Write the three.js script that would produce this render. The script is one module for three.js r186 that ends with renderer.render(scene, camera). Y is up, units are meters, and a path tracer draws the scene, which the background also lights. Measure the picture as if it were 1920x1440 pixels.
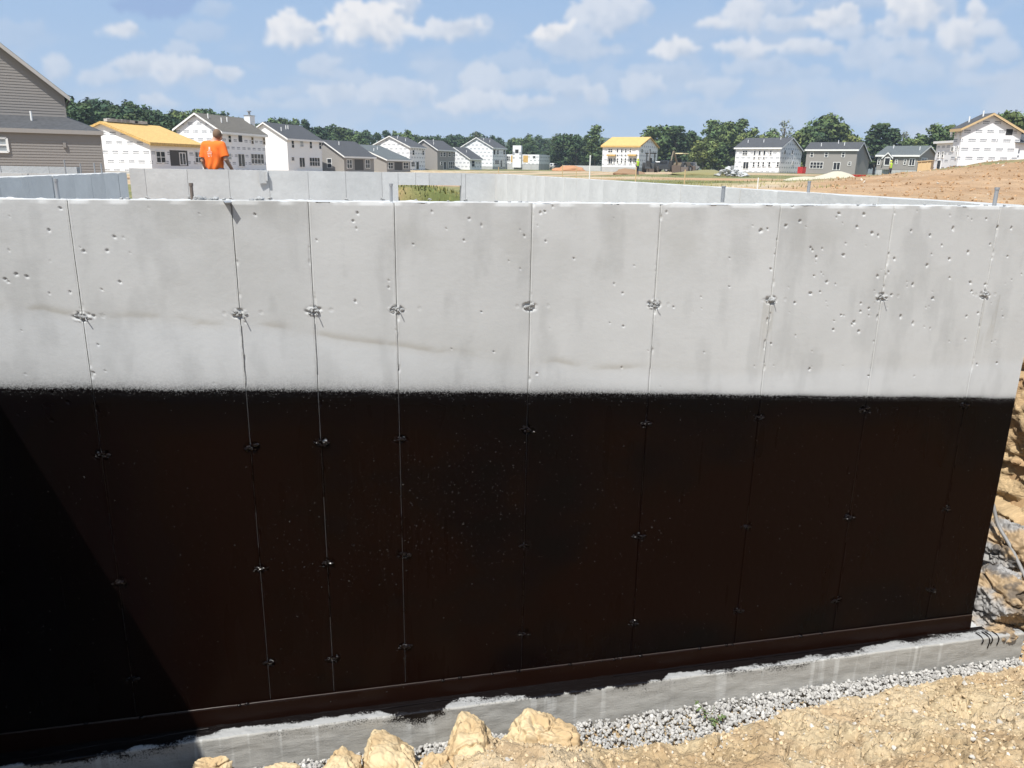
import * as THREE from 'three';
import { mergeGeometries, mergeVertices } from 'three/addons/utils/BufferGeometryUtils.js';
import { MarchingCubes } from 'three/addons/objects/MarchingCubes.js';

// ---------------------------------------------------------------- camera
const scene = new THREE.Scene();
const camera = new THREE.PerspectiveCamera(52.8, 4 / 3, 0.05, 4000);
const EYE = new THREE.Vector3(0, 2.651, 3.429);
camera.position.copy(EYE);
camera.rotation.order = 'YXZ';
camera.rotation.set(-15.677 * Math.PI / 180, -12.587 * Math.PI / 180, 0.982 * Math.PI / 180);
camera.updateMatrixWorld(true);
const FOCAL = 1450.3;
// a pixel of the 1920 x 1440 photograph as a direction; distances always come from the things that are hit
const pixelRay = (px, py) => new THREE.Vector3((px - 960) / FOCAL, (720 - py) / FOCAL, -1).applyQuaternion(camera.quaternion);
const onZ = (px, py, z) => { const r = pixelRay(px, py); return EYE.clone().addScaledVector(r, (z - EYE.z) / r.z); };
const onY = (px, py, y) => { const r = pixelRay(px, py); return EYE.clone().addScaledVector(r, (y - EYE.y) / r.y); };
const atRange = (px, py, d) => { const r = pixelRay(px, py); return EYE.clone().addScaledVector(r, d / Math.hypot(r.x, r.z)); };

// ---------------------------------------------------------------- noise
function mulberry(a) { return () => { a = (a + 0x6d2b79f5) | 0; let t = Math.imul(a ^ (a >>> 15), 1 | a); t = (t + Math.imul(t ^ (t >>> 7), 61 | t)) ^ t; return ((t ^ (t >>> 14)) >>> 0) / 4294967296; }; }
const rng = mulberry(20240611);
const R = (a, b) => a + (b - a) * rng();
const hash2 = (x, y) => { let h = Math.imul(x, 374761393) ^ Math.imul(y, 668265263); h = Math.imul(h ^ (h >>> 13), 1274126177); return ((h ^ (h >>> 16)) >>> 0) / 4294967296; };
const hash3 = (x, y, z) => hash2(x + Math.imul(z, 7919), y - Math.imul(z, 104729));
function vn(x, y) { const i = Math.floor(x), j = Math.floor(y); let u = x - i, v = y - j; u = u * u * (3 - 2 * u); v = v * v * (3 - 2 * v); const a = hash2(i, j), b = hash2(i + 1, j), c = hash2(i, j + 1), d = hash2(i + 1, j + 1); return a + (b - a) * u + (c - a) * v + (a - b - c + d) * u * v; }
function vn3(x, y, z) { const k = Math.floor(z); let w = z - k; w = w * w * (3 - 2 * w); const s = 57; return vn(x + k * s, y - k * 31) * (1 - w) + vn(x + (k + 1) * s, y - (k + 1) * 31) * w; }
function fbm(x, y, o = 4) { let s = 0, a = 0.5, n = 0; for (let i = 0; i < o; i++) { s += a * vn(x, y); n += a; x = x * 2.03 + 17.1; y = y * 2.03 - 9.7; a *= 0.5; } return s / n; }
function fbm3(x, y, z, o = 4) { let s = 0, a = 0.5, n = 0; for (let i = 0; i < o; i++) { s += a * vn3(x, y, z); n += a; x = x * 2.03 + 17.1; y = y * 2.03 - 9.7; z = z * 2.03 + 4.3; a *= 0.5; } return s / n; }
const clamp = (x, a = 0, b = 1) => Math.min(b, Math.max(a, x));
const smooth = (a, b, x) => { const t = clamp((x - a) / (b - a)); return t * t * (3 - 2 * t); };
const mix = (a, b, t) => a + (b - a) * t;
const mix3 = (a, b, t) => [mix(a[0], b[0], t), mix(a[1], b[1], t), mix(a[2], b[2], t)];
function interp(table, x) { if (x <= table[0][0]) return table[0][1]; for (let i = 1; i < table.length; i++) if (x <= table[i][0]) return mix(table[i - 1][1], table[i][1], (x - table[i - 1][0]) / (table[i][0] - table[i - 1][0])); return table[table.length - 1][1]; }
const toS = (c) => (c <= 0.0031308 ? 12.92 * c : 1.055 * Math.pow(c, 1 / 2.4) - 0.055);
const S8 = new Uint8Array(4097); for (let i = 0; i <= 4096; i++) S8[i] = Math.round(255 * toS(i / 4096));
const s8 = (c) => S8[Math.round(clamp(c) * 4096)];

// ---------------------------------------------------------------- sky: summer haze with cumulus
const SUN = new THREE.Vector3(-0.329, 0.866, 0.376).normalize();
const EXPOSURE = 1.4;
{
  const w = 2048, h = 1024, data = new Float32Array(w * h * 4);
  // cumulus heads and veils: pixel centre, half width, half height, strength, flat-bottomed or not
  const clouds = [
    [552, 58, 62, 42, 1.0, 1], [690, 48, 78, 52, 1.05, 1], [742, 8, 45, 40, 0.8, 1], [845, 58, 70, 30, 0.85, 1], [900, 52, 28, 26, 0.5, 1], [232, 58, 40, 15, 0.85, 1],
    [255, 125, 55, 32, 0.7, 1], [190, 145, 45, 20, 0.55, 1], [345, 132, 65, 30, 0.75, 1], [335, 100, 35, 25, 0.45, 1], [428, 140, 26, 17, 0.7, 1], [108, 130, 34, 30, 0.6, 1], [290, 190, 42, 16, 0.65, 1],
    [600, 130, 42, 32, 0.5, 1], [625, 178, 60, 28, 0.6, 1], [480, 198, 60, 18, 0.42, 1], [560, 200, 45, 14, 0.4, 1], [418, 192, 30, 20, 0.35, 1],
    [1040, 62, 42, 30, 1.05, 1], [1075, 85, 95, 38, 0.6, 1], [1145, 30, 78, 50, 0.75, 1], [1212, 24, 24, 22, 0.5, 1], [1270, 95, 48, 26, 0.9, 1],
    [740, 178, 80, 34, 0.6, 1], [690, 185, 40, 26, 0.45, 1], [905, 155, 60, 36, 0.62, 1], [880, 195, 85, 26, 0.72, 1], [990, 195, 60, 20, 0.65, 1], [1000, 150, 60, 30, 0.5, 1], [1070, 170, 50, 45, 0.55, 1], [1115, 180, 30, 26, 0.65, 1], [1200, 168, 46, 26, 0.6, 1], [1130, 150, 60, 30, 0.3, 1],
    [1400, 30, 48, 45, 0.8, 1], [1480, 45, 60, 22, 0.7, 1], [1565, 34, 66, 28, 0.9, 1], [1330, 50, 36, 12, 0.85, 1], [1395, 95, 55, 26, 0.8, 1], [1520, 92, 70, 20, 0.75, 1], [1620, 105, 45, 40, 0.5, 1],
    [1715, 25, 55, 52, 0.95, 1], [1680, 55, 40, 26, 0.7, 1], [1690, 92, 50, 22, 0.55, 1], [1800, 68, 45, 34, 0.85, 1], [1830, 28, 22, 34, 0.85, 1], [1860, 60, 34, 20, 0.7, 1], [1820, 112, 36, 22, 0.6, 1], [1760, 10, 40, 30, 0.6, 1], [1600, 5, 120, 16, 0.4, 0],
    [1340, 170, 70, 28, 0.5, 1], [1560, 172, 80, 24, 0.35, 1], [1300, 205, 60, 18, 0.35, 1], [1460, 182, 50, 10, 0.4, 1], [1630, 175, 50, 30, 0.25, 1], [1790, 190, 60, 20, 0.25, 1],
    [520, 175, 46, 16, 0.4, 1], [800, 128, 40, 16, 0.35, 1], [660, 150, 50, 22, 0.4, 1], [960, 118, 70, 18, 0.3, 0], [1250, 140, 80, 22, 0.4, 1], [1420, 130, 90, 22, 0.45, 1], [1500, 140, 70, 16, 0.35, 1], [1700, 140, 80, 24, 0.4, 1], [1850, 150, 60, 22, 0.42, 1], [1600, 60, 50, 22, 0.6, 1], [1450, 15, 60, 26, 0.55, 1], [1880, 100, 40, 26, 0.5, 1], [780, 215, 90, 12, 0.3, 0], [1050, 222, 120, 12, 0.3, 0], [1400, 215, 110, 12, 0.3, 0], [1700, 218, 100, 12, 0.3, 0], [30, 60, 70, 26, 0.25, 0], [380, 60, 50, 18, 0.3, 0], [400, 20, 40, 22, 0.35, 1],
    [300, 10, 100, 22, -0.14, 0],
  ];
  const inv = camera.quaternion.clone().invert(), v = new THREE.Vector3();
  for (let j = 0; j < h; j++) {
    const lat = (0.5 - (j + 0.5) / h) * Math.PI, sl = Math.sin(lat), cl = Math.cos(lat);
    for (let i = 0; i < w; i++) {
      const lon = ((i + 0.5) / w - 0.5) * 2 * Math.PI;
      v.set(cl * Math.cos(lon), sl, cl * Math.sin(lon));
      const dx = v.x, dy = v.y, dz = v.z, el = Math.max(0, sl);
      const t = Math.pow(el, 0.55);
      let c = mix3([0.53, 0.655, 0.80], [0.20, 0.40, 0.75], clamp(t * 1.22));
      const glow = Math.pow(clamp(dx * SUN.x + dy * SUN.y + dz * SUN.z), 24);
      c = [c[0] + 0.35 * glow, c[1] + 0.33 * glow, c[2] + 0.28 * glow];
      let cover = 0, light = 0;
      if (sl > -0.02) {
        // ordinary fair-weather cloud all round, on a layer overhead
        const k = 1 / (el + 0.09);
        v.applyQuaternion(inv);
        const front = v.z < -0.2;
        const px = front ? 960 - FOCAL * v.x / v.z : 0, py = front ? 720 + FOCAL * v.y / v.z : 0;
        const inFrame = front ? smooth(-420, -120, px) * smooth(2340, 2040, px) * smooth(-330, -90, py) : 0;
        const f1 = fbm(dx * k * 1.5 + 31, dz * k * 1.5 + 7, 5);
        const round = smooth(0.52, 0.70, f1 + 0.06) * (1 - inFrame) * 0.85;
        cover = round; light = 0.5 + 0.5 * smooth(0.5, 0.8, f1);
        if (inFrame > 0) {
          const wx = px + 26 * (fbm(px * 0.022, py * 0.022, 3) - 0.5), wy = py + 26 * (fbm(px * 0.022 + 90, py * 0.022 + 40, 3) - 0.5);
          const bil = (sx) => 1 - Math.abs(2 * vn(wx * sx, wy * sx * 1.1 + 7) - 1), n = 0.42 * fbm(wx * 0.026 + 5, wy * 0.032 + 2, 5) + 0.30 * bil(0.035) + 0.18 * bil(0.075) + 0.10 * bil(0.15), n2 = fbm(wx * 0.011 + 50, wy * 0.02 + 20, 4);
          let dens = 0, lit = 0;
          for (const [cx, cy, rx, ry, s, flat] of clouds) {
            const ex = (wx - cx) / rx; let ey = (wy - cy) / ry;
            if (Math.abs(ex) > 1.6 || Math.abs(ey) > 1.6) continue;
            const shapeY = flat && ey > 0 ? ey * 1.25 : ey;
            const q = 1 - Math.sqrt(ex * ex + shapeY * shapeY);
            const d = s * smooth(flat && ey > 0 ? -0.12 : 0.05, flat && ey > 0 ? 0.50 : 0.22, q + (n - 0.55) * 1.25);
            if (s < 0) { dens += d; continue; }
            if (d > dens) { dens = d; lit = clamp(0.62 - 0.50 * ey - 0.22 * ex + (n - 0.55) * 1.7) * (0.35 + 0.65 * s); }
          }
          const veil = 0.42 * smooth(0.44, 0.68, n2) * smooth(0, 150, py) + 0.34 * smooth(1100, 1700, px) * smooth(0.35, 0.6, n2);
          if (veil > dens) { lit = mix(0.35, lit, dens / Math.max(veil, 1e-3)); }
          const total = dens < 0 ? dens : Math.max(dens, veil * 0.8) + 0.2 * veil * dens;
          cover = mix(cover, total, inFrame); light = mix(light, lit, inFrame);
        }
      }
      if (cover > 0) {
        const cc = mix3([0.50, 0.575, 0.70], [0.88, 0.88, 0.90], clamp(light));
        c = mix3(c, cc, clamp(cover * 0.92));
      } else if (cover < 0) c = [c[0] * (1 + cover), c[1] * (1 + cover), c[2] * (1 + cover * 0.5)];
      if (sl < 0) c = mix3(c, [0.22, 0.19, 0.15], smooth(0, -0.08, sl));
      const o = (j * w + i) * 4;   // row 0 of a DataTexture is the bottom
      const oo = ((h - 1 - j) * w + i) * 4;
      data[oo] = c[0] / EXPOSURE; data[oo + 1] = c[1] / EXPOSURE; data[oo + 2] = c[2] / EXPOSURE; data[oo + 3] = 1;
    }
  }
  const sky = new THREE.DataTexture(data, w, h, THREE.RGBAFormat, THREE.FloatType);
  sky.mapping = THREE.EquirectangularReflectionMapping; sky.magFilter = sky.minFilter = THREE.LinearFilter; sky.wrapS = THREE.RepeatWrapping; sky.needsUpdate = true;
  scene.background = sky; scene.environment = sky;
}
const sun = new THREE.DirectionalLight(new THREE.Color().setRGB(1, 0.965, 0.90), 5);
sun.position.copy(SUN).multiplyScalar(120); sun.target.position.set(0, 0, 0);
sun.castShadow = true; sun.shadow.mapSize.set(4096, 4096); sun.shadow.radius = 1;
Object.assign(sun.shadow.camera, { left: -40, right: 40, top: 40, bottom: -40, near: 1, far: 300 });
scene.add(sun, sun.target);
const renderer = new THREE.WebGLRenderer({ antialias: true });
renderer.setSize(1024, 768); renderer.toneMapping = THREE.LinearToneMapping; renderer.toneMappingExposure = EXPOSURE;
renderer.shadowMap.enabled = true; renderer.shadowMap.type = THREE.PCFSoftShadowMap;

// ---------------------------------------------------------------- naming helpers
const used = new Map();
const numbered = (n) => { const k = used.get(n) || 0; used.set(n, k + 1); return k ? `${n}_${String(k).padStart(3, '0')}` : n; };
const show = (o) => { o.traverse((m) => { if (m.isMesh) { m.castShadow = m.receiveShadow = true; } }); return o; };
function tag(o, label, category, group) { o.userData = { ...o.userData, kind: 'thing', label, category }; if (group) o.userData.group = group; return o; }
function thing(name, label, category, pos = [0, 0, 0], turn = 0, group) { const g = new THREE.Group(); g.name = numbered(name); g.position.set(...pos); g.rotation.y = turn; tag(g, label, category, group); scene.add(g); return g; }
function part(name, geo, mat, parent, label) { const m = new THREE.Mesh(Array.isArray(geo) ? merge(geo) : geo, mat); m.name = name; m.castShadow = m.receiveShadow = true; if (label) m.userData.label = label; parent.add(m); return m; }
function solo(name, label, category, geo, mat, pos, turn, group) { const m = new THREE.Mesh(Array.isArray(geo) ? merge(geo) : geo, mat); m.name = numbered(name); m.castShadow = m.receiveShadow = true; if (pos) m.position.set(...pos); if (turn) m.rotation.y = turn; tag(m, label, category, group); scene.add(m); return m; }
function struct(name, geo, mat, kind = 'structure') { const m = new THREE.Mesh(geo, mat); m.name = numbered(name); m.castShadow = m.receiveShadow = true; m.userData.kind = kind; scene.add(m); return m; }
function merge(list) { return mergeGeometries(list.map((g) => { g = g.index ? g.toNonIndexed() : g; for (const k of Object.keys(g.attributes)) if (!['position', 'normal', 'uv'].includes(k)) g.deleteAttribute(k); return g; })); }
function box(w, h, d, x = 0, y = 0, z = 0, ry = 0, rx = 0, rz = 0) { const g = new THREE.BoxGeometry(w, h, d); if (rx || rz || ry) g.applyMatrix4(new THREE.Matrix4().makeRotationFromEuler(new THREE.Euler(rx, ry, rz))); g.translate(x, y, z); return g; }
function cyl(r0, r1, h, x = 0, y = 0, z = 0, seg = 10, rx = 0, rz = 0) { const g = new THREE.CylinderGeometry(r1, r0, h, seg); if (rx || rz) g.applyMatrix4(new THREE.Matrix4().makeRotationFromEuler(new THREE.Euler(rx, 0, rz))); g.translate(x, y, z); return g; }
function tube(pts, r, seg = 24, rad = 6) { return new THREE.TubeGeometry(new THREE.CatmullRomCurve3(pts.map((p) => p.isVector3 ? p : new THREE.Vector3(...p))), seg, r, rad); }
// flat polygons with uv in metres: each face is a list of points
function faces(list) {
  const p = [], n = [], uv = [];
  for (const f of list) {
    const a = new THREE.Vector3(...f[0]), b = new THREE.Vector3(...f[1]), c = new THREE.Vector3(...f[2]);
    const nn = b.clone().sub(a).cross(c.clone().sub(a)).normalize(); let q0 = f; if ((nn.y < -0.01 && !f.down) || (nn.y > 0.01 && f.down)) { nn.negate(); q0 = [...f].reverse(); }
    const ux = Math.abs(nn.y) > 0.95 ? new THREE.Vector3(1, 0, 0) : new THREE.Vector3(0, 1, 0).cross(nn).normalize(), vy = nn.clone().cross(ux);
    for (let k = 1; k + 1 < q0.length; k++) for (const q of [q0[0], q0[k], q0[k + 1]]) { const v = new THREE.Vector3(...q); p.push(...q); n.push(nn.x, nn.y, nn.z); uv.push(v.dot(ux), v.dot(vy)); }
  }
  const g = new THREE.BufferGeometry();
  g.setAttribute('position', new THREE.Float32BufferAttribute(p, 3)); g.setAttribute('normal', new THREE.Float32BufferAttribute(n, 3)); g.setAttribute('uv', new THREE.Float32BufferAttribute(uv, 2));
  return g;
}
// a lump: an icosphere pushed in and out by noise
function lump(r, detail, amp, freq, seed, sx = 1, sy = 1, sz = 1) {
  let g = new THREE.IcosahedronGeometry(1, detail); g.deleteAttribute('uv'); g.deleteAttribute('normal'); g = mergeVertices(g, 1e-4);
  const p = g.attributes.position, uv = [];
  for (let i = 0; i < p.count; i++) {
    const x = p.getX(i), y = p.getY(i), z = p.getZ(i);
    const k = r * (1 + amp * (fbm3(x * freq + seed, y * freq - seed, z * freq + seed * 0.7, 4) - 0.5) * 2);
    p.setXYZ(i, x * k * sx, y * k * sy, z * k * sz); uv.push(x * r * 1.3 + y * r * 0.5, z * r * 1.3 + y * r);
  }
  g.setAttribute('uv', new THREE.Float32BufferAttribute(uv, 2)); g.computeVertexNormals(); return g;
}
function dataTex(w, h, fill, { srgb = true, repeat = null } = {}) {
  const d = new Uint8Array(w * h * 4);
  for (let j = 0; j < h; j++) for (let i = 0; i < w; i++) { const c = fill(i, j), o = (j * w + i) * 4; if (srgb) { d[o] = s8(c[0]); d[o + 1] = s8(c[1]); d[o + 2] = s8(c[2]); } else { d[o] = clamp(c[0]) * 255; d[o + 1] = clamp(c[1]) * 255; d[o + 2] = clamp(c[2]) * 255; } d[o + 3] = 255; }
  const t = new THREE.DataTexture(d, w, h); t.magFilter = THREE.LinearFilter; t.minFilter = THREE.LinearMipmapLinearFilter; t.generateMipmaps = true; if (srgb) t.colorSpace = THREE.SRGBColorSpace;
  if (repeat) { t.wrapS = t.wrapT = THREE.RepeatWrapping; t.repeat.set(repeat[0], repeat[1]); } t.needsUpdate = true; return t;
}
const grey = (w, h, fill, o) => dataTex(w, h, (i, j) => { const c = fill(i, j); return [c, c, c]; }, { srgb: false, ...o });
const std = (rgb, roughness = 0.9, extra = {}) => new THREE.MeshStandardMaterial({ color: new THREE.Color().setRGB(...rgb), roughness, side: THREE.DoubleSide, ...extra });
// wrapping noise for tiling textures
function tileNoise(w, h, cells, oct, seed) {
  const out = new Float32Array(w * h); let amp = 1, tot = 0;
  for (let o = 0; o < oct; o++) {
    const n = cells << o;
    for (let j = 0; j < h; j++) for (let i = 0; i < w; i++) {
      const x = i / w * n, y = j / h * n, a = Math.floor(x), b = Math.floor(y); let u = x - a, v = y - b; u = u * u * (3 - 2 * u); v = v * v * (3 - 2 * v);
      const H = (p, q) => hash2(((p % n) + n) % n + seed * 31 + o * 977, ((q % n) + n) % n + seed * 57);
      out[j * w + i] += amp * (H(a, b) * (1 - u) * (1 - v) + H(a + 1, b) * u * (1 - v) + H(a, b + 1) * (1 - u) * v + H(a + 1, b + 1) * u * v);
    }
    tot += amp; amp *= 0.55;
  }
  for (let k = 0; k < out.length; k++) out[k] /= tot; return out;
}

// ---------------------------------------------------------------- shared materials
const N1 = tileNoise(512, 512, 4, 6, 3), N2 = tileNoise(512, 512, 32, 4, 9);
const concreteMap = dataTex(512, 512, (i, j) => { const k = j * 512 + i, a = 0.43 * (0.80 + 0.3 * N1[k] + 0.12 * (N2[k] - 0.5)); return [a, a * 1.01, a * 1.0]; }, { repeat: [0.4, 0.4] });
const concreteBump = grey(512, 512, (i, j) => 0.6 * N1[j * 512 + i] + 0.4 * N2[j * 512 + i], { repeat: [0.9, 0.9] });
const M = {
  concrete: new THREE.MeshStandardMaterial({ map: concreteMap, bumpMap: concreteBump, bumpScale: 0.006, roughness: 0.93, side: THREE.DoubleSide }),
  freshConcrete: new THREE.MeshStandardMaterial({ map: concreteMap, color: new THREE.Color().setRGB(1.12, 1.12, 1.12), bumpMap: concreteBump, bumpScale: 0.006, roughness: 0.93, side: THREE.DoubleSide }),
  tar: new THREE.MeshPhysicalMaterial({ color: new THREE.Color().setRGB(0.004, 0.0022, 0.002), roughness: 0.24, specularIntensity: 0.5, side: THREE.DoubleSide }),
  steel: std([0.32, 0.33, 0.34], 0.55, { metalness: 0.5 }), rustySteel: std([0.16, 0.13, 0.11], 0.7, { metalness: 0.4 }),
  wood: std([0.55, 0.40, 0.22], 0.85), osb: null, shingle: null, shingleBrown: null,
  white: std([0.78, 0.78, 0.77], 0.6), trim: std([0.74, 0.74, 0.73], 0.6), glass: new THREE.MeshPhysicalMaterial({ color: new THREE.Color().setRGB(0.02, 0.022, 0.025), roughness: 0.08, side: THREE.DoubleSide }),
  dark: std([0.02, 0.02, 0.02], 0.9), palePane: std([0.30, 0.33, 0.35], 0.3), greySiding: null, whiteSiding: std([0.74, 0.75, 0.75], 0.7), red: std([0.5, 0.03, 0.03], 0.5),
};
M.shingle = new THREE.MeshStandardMaterial({ map: dataTex(256, 256, (i, j) => { const k = (j * 2) * 512 + i * 2, row = hash2(Math.floor(i / 12 + (Math.floor(j / 10) % 2) * 0.5), Math.floor(j / 10)), a = 0.050 * (0.75 + 0.4 * row + 0.35 * N2[k]); return [a, a * 1.03, a * 1.10]; }, { repeat: [0.3, 0.3] }), roughness: 0.95, side: THREE.DoubleSide });
M.shingleBrown = M.shingle.clone(); M.shingleBrown.color.setRGB(2.0, 1.75, 1.35);
M.shingleGreen = M.shingle.clone(); M.shingleGreen.color.setRGB(1.6, 1.75, 1.65);
M.osb = new THREE.MeshStandardMaterial({ map: dataTex(256, 256, (i, j) => { const s = 0.85 + 0.3 * hash2(Math.floor((i + j * 0.6) / 5), Math.floor((j - i * 0.4) / 9)) - 0.15, seam = (i % 128 < 1 || j % 64 < 1) ? 0.8 : 1, a = s * seam; return [0.62 * a, 0.40 * a, 0.135 * a]; }, { repeat: [0.2, 0.2] }), roughness: 0.85, side: THREE.DoubleSide });
M.greySiding = std([0.235, 0.218, 0.205], 0.75);
M.greySidingFar = std([0.26, 0.245, 0.23], 0.75);
{ // white house wrap printed with small grey marks, too far off to read
  const c = document.createElement('canvas'); c.width = 512; c.height = 512; const x = c.getContext('2d'); x.fillStyle = '#dedfe1'; x.fillRect(0, 0, 512, 512);
  const q = mulberry(5);
  for (let r = 0; r < 4; r++) for (let k = 0; k < 3; k++) {
    const ox = k * 170 + (r % 2) * 85 + 22, oy = r * 128 + 34; x.fillStyle = 'rgba(70,76,88,0.8)';
    for (let l = 0; l < 2; l++) { let px = ox; while (px < ox + 92) { const wd = 5 + q() * 9; x.fillRect(px % 512, oy + l * 30, wd, l ? 12 : 20); px += wd + 4; } }
  }
  const t = new THREE.CanvasTexture(c); t.colorSpace = THREE.SRGBColorSpace; t.wrapS = t.wrapT = THREE.RepeatWrapping; t.repeat.set(1 / 3.9, 1 / 3.9); t.magFilter = THREE.LinearFilter;
  M.wrap = new THREE.MeshStandardMaterial({ map: t, roughness: 0.75, side: THREE.DoubleSide });
}

// ================================================================ THE GROUND
const soilA = [0.425, 0.31, 0.175], soilB = [0.505, 0.40, 0.25], soilRed = [0.40, 0.225, 0.11], soilPale = [0.47, 0.40, 0.29], grassA = [0.115, 0.135, 0.042], grassB = [0.22, 0.20, 0.075];
const MOUND = atRange(2010, 320, 46), MR = new THREE.Vector3(-(MOUND.z - EYE.z), 0, MOUND.x - EYE.x).normalize();   // and the horizontal across the line of sight to it
// height of the land; y = 0 is the top of the footing
function land(x, z) {
  const dist = Math.hypot(x - EYE.x, z - EYE.z);
  const head = Math.atan2(x - EYE.x, -(z - EYE.z)) * 180 / Math.PI - 12.587;    // degrees right of the lens axis
  const right = smooth(-6, 14, head) * smooth(110, 60, head);
  let h = mix(mix(1.9, 1.55, smooth(8, 24, dist)), 1.96, right);
  h = mix(h, mix(1.15, 2.32, right), smooth(35, 130, dist));
  h = mix(h, 2.1, smooth(160, 260, dist));
  h += (fbm(x * 0.07 + 3, z * 0.07 + 8, 4) - 0.5) * 0.30 * smooth(4, 20, dist) * (1 - 0.7 * smooth(50, 130, dist));
  const dxm = x - MOUND.x, dzm = z - MOUND.z, lat = dxm * MR.x + dzm * MR.z, dep = dxm * -MR.z + dzm * MR.x;
  const bump = Math.exp(-(lat * lat) / (lat > 0 ? 900 : 64) - (dep * dep) / (dep > 0 ? 330 : 700)); h += 1.45 * bump;
  h += bump * 0.6 * (fbm(x * 0.5 + 7, z * 0.5, 5) - 0.5) + 0.18 * smooth(8, 16, head) * smooth(60, 25, dist) * smooth(5, 9, dist) * (fbm(x * 1.3, z * 1.3, 4) - 0.5);
  const vx = x - 1.9, vz = z + 17.2; h += 0.55 * Math.exp(-(vx * vx) / 3 - (vz * vz) / 1.6);
  h += (fbm(x * 0.6, z * 0.6, 3) - 0.5) * 0.16 * smooth(70, 10, dist);
  // excavation round the foundation
  const dxr = x - 4.15, dxl = -10.5 - x, dzb = -15.6 - z;
  const out = Math.max(dxr / 0.85, dxl / 1.2, dzb / 0.9);                     // 0 at the toe of the cut, 1 at its crest
  const n = (fbm(x * 1.7 + 11, z * 1.7, 4) - 0.5) * 0.55;
  let pit = -0.22;
  if (z > 0.30) pit = -0.22 + Math.min(2.4, (z - 0.30) * 0.40);               // the bank that the photographer stands on
  pit -= 0.25 * smooth(0.0, 0.25, z) * smooth(2.8, 2.4, z) * smooth(-2.4, -2.0, x) * smooth(5.4, 5.0, x);   // room for the detailed bank laid over it
  const k = smooth(0, 1, out + n * smooth(0, 0.25, out));
  h = mix(Math.min(pit, h), h, k);
  return h;
}
function landColour(x, z) {
  const dist = Math.hypot(x - EYE.x, z - EYE.z), n = fbm(x * 0.12 + 40, z * 0.12, 4), n2 = fbm(x * 1.1, z * 1.1 + 5, 3), n3 = fbm(x * 0.45 + 80, z * 0.3, 4);
  const hd = Math.atan2(x - EYE.x, -(z - EYE.z)) * 180 / Math.PI - 12.587, clay = smooth(16, 24, hd) * smooth(6, 12, dist);
  let c = mix3(soilA, soilB, smooth(0.3, 0.7, n2)); c = mix3(c, soilRed, 0.75 * smooth(0.45, 0.62, n)); c = mix3(c, soilPale, smooth(0.52, 0.7, n3) * 0.7 * (1 - 0.6 * clay)); c = mix3(c, mix3([0.40, 0.265, 0.15], [0.33, 0.20, 0.10], smooth(0.4, 0.65, fbm(x * 0.8, z * 0.8 + 60, 4))), 0.85 * clay);
  let g = 0;
  if (dist > 24) {
    const head = Math.atan2(x - EYE.x, -(z - EYE.z)) * 180 / Math.PI - 12.587;    // degrees right of the lens axis
    g = smooth(0.47, 0.60, fbm(x * 0.06 + 9, z * 0.06 + 70, 4) + 0.10 * smooth(10, 14, head) * smooth(27, 20, head) * smooth(30, 45, dist) - 0.10 * smooth(10, 4, head) - 0.16 * smooth(0, -8, head) - 0.22 * smooth(22, 25, head) * smooth(70, 50, dist));
    g *= smooth(24, 34, dist);
    if (dist > 185) g = Math.max(g, smooth(185, 215, dist));
  }
  if (z < -15.2 && z > -40 && x < 9) g = Math.max(g, smooth(0.34, 0.5, n3 + 0.12));
  c = mix3(c, mix3(grassA, grassB, smooth(0.3, 0.7, n2)), g);
  const k = 0.85 + 0.3 * fbm(x * 5, z * 5, 2); return [c[0] * k, c[1] * k, c[2] * k];
}
const soilBump = grey(512, 512, (i, j) => 0.5 * N1[j * 512 + i] + 0.5 * N2[j * 512 + i], { repeat: [1, 1] });
const soilGrain = dataTex(512, 512, (i, j) => { const k = j * 512 + i, peb = N2[k] > 0.66 ? 0.16 : 0, a = 0.66 + 0.34 * N1[k] + 0.22 * (N2[k] - 0.5) + peb; return [a, a, a]; }, { repeat: [1, 1] });
M.soil = new THREE.MeshStandardMaterial({ vertexColors: true, map: soilGrain, bumpMap: soilBump, bumpScale: 0.02, roughness: 0.97, side: THREE.DoubleSide });
function gridMesh(xs, zs, height, colour, uvScale = 1) {
  const nx = xs.length, nz = zs.length, p = new Float32Array(nx * nz * 3), c = new Float32Array(nx * nz * 3), uv = new Float32Array(nx * nz * 2), idx = [];
  for (let j = 0; j < nz; j++) for (let i = 0; i < nx; i++) {
    const k = j * nx + i, x = xs[i], z = zs[j]; p[k * 3] = x; p[k * 3 + 1] = height(x, z); p[k * 3 + 2] = z;
    const q = colour(x, z); c[k * 3] = q[0]; c[k * 3 + 1] = q[1]; c[k * 3 + 2] = q[2]; uv[k * 2] = x * uvScale; uv[k * 2 + 1] = z * uvScale;
    if (i && j) { const a = k - nx - 1, b = k - nx, d = k - 1; idx.push(a, d, b, b, d, k); }
  }
  const g = new THREE.BufferGeometry(); g.setAttribute('position', new THREE.BufferAttribute(p, 3)); g.setAttribute('color', new THREE.BufferAttribute(c, 3)); g.setAttribute('uv', new THREE.BufferAttribute(uv, 2)); g.setIndex(idx); g.computeVertexNormals(); return g;
}
const lines = (...segs) => { const o = []; for (const [a, b, step] of segs) { const n = Math.max(1, Math.round((b - a) / step)); for (let i = 0; i < n; i++) o.push(a + (b - a) * i / n); } o.push(segs[segs.length - 1][1]); return o; };
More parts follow.
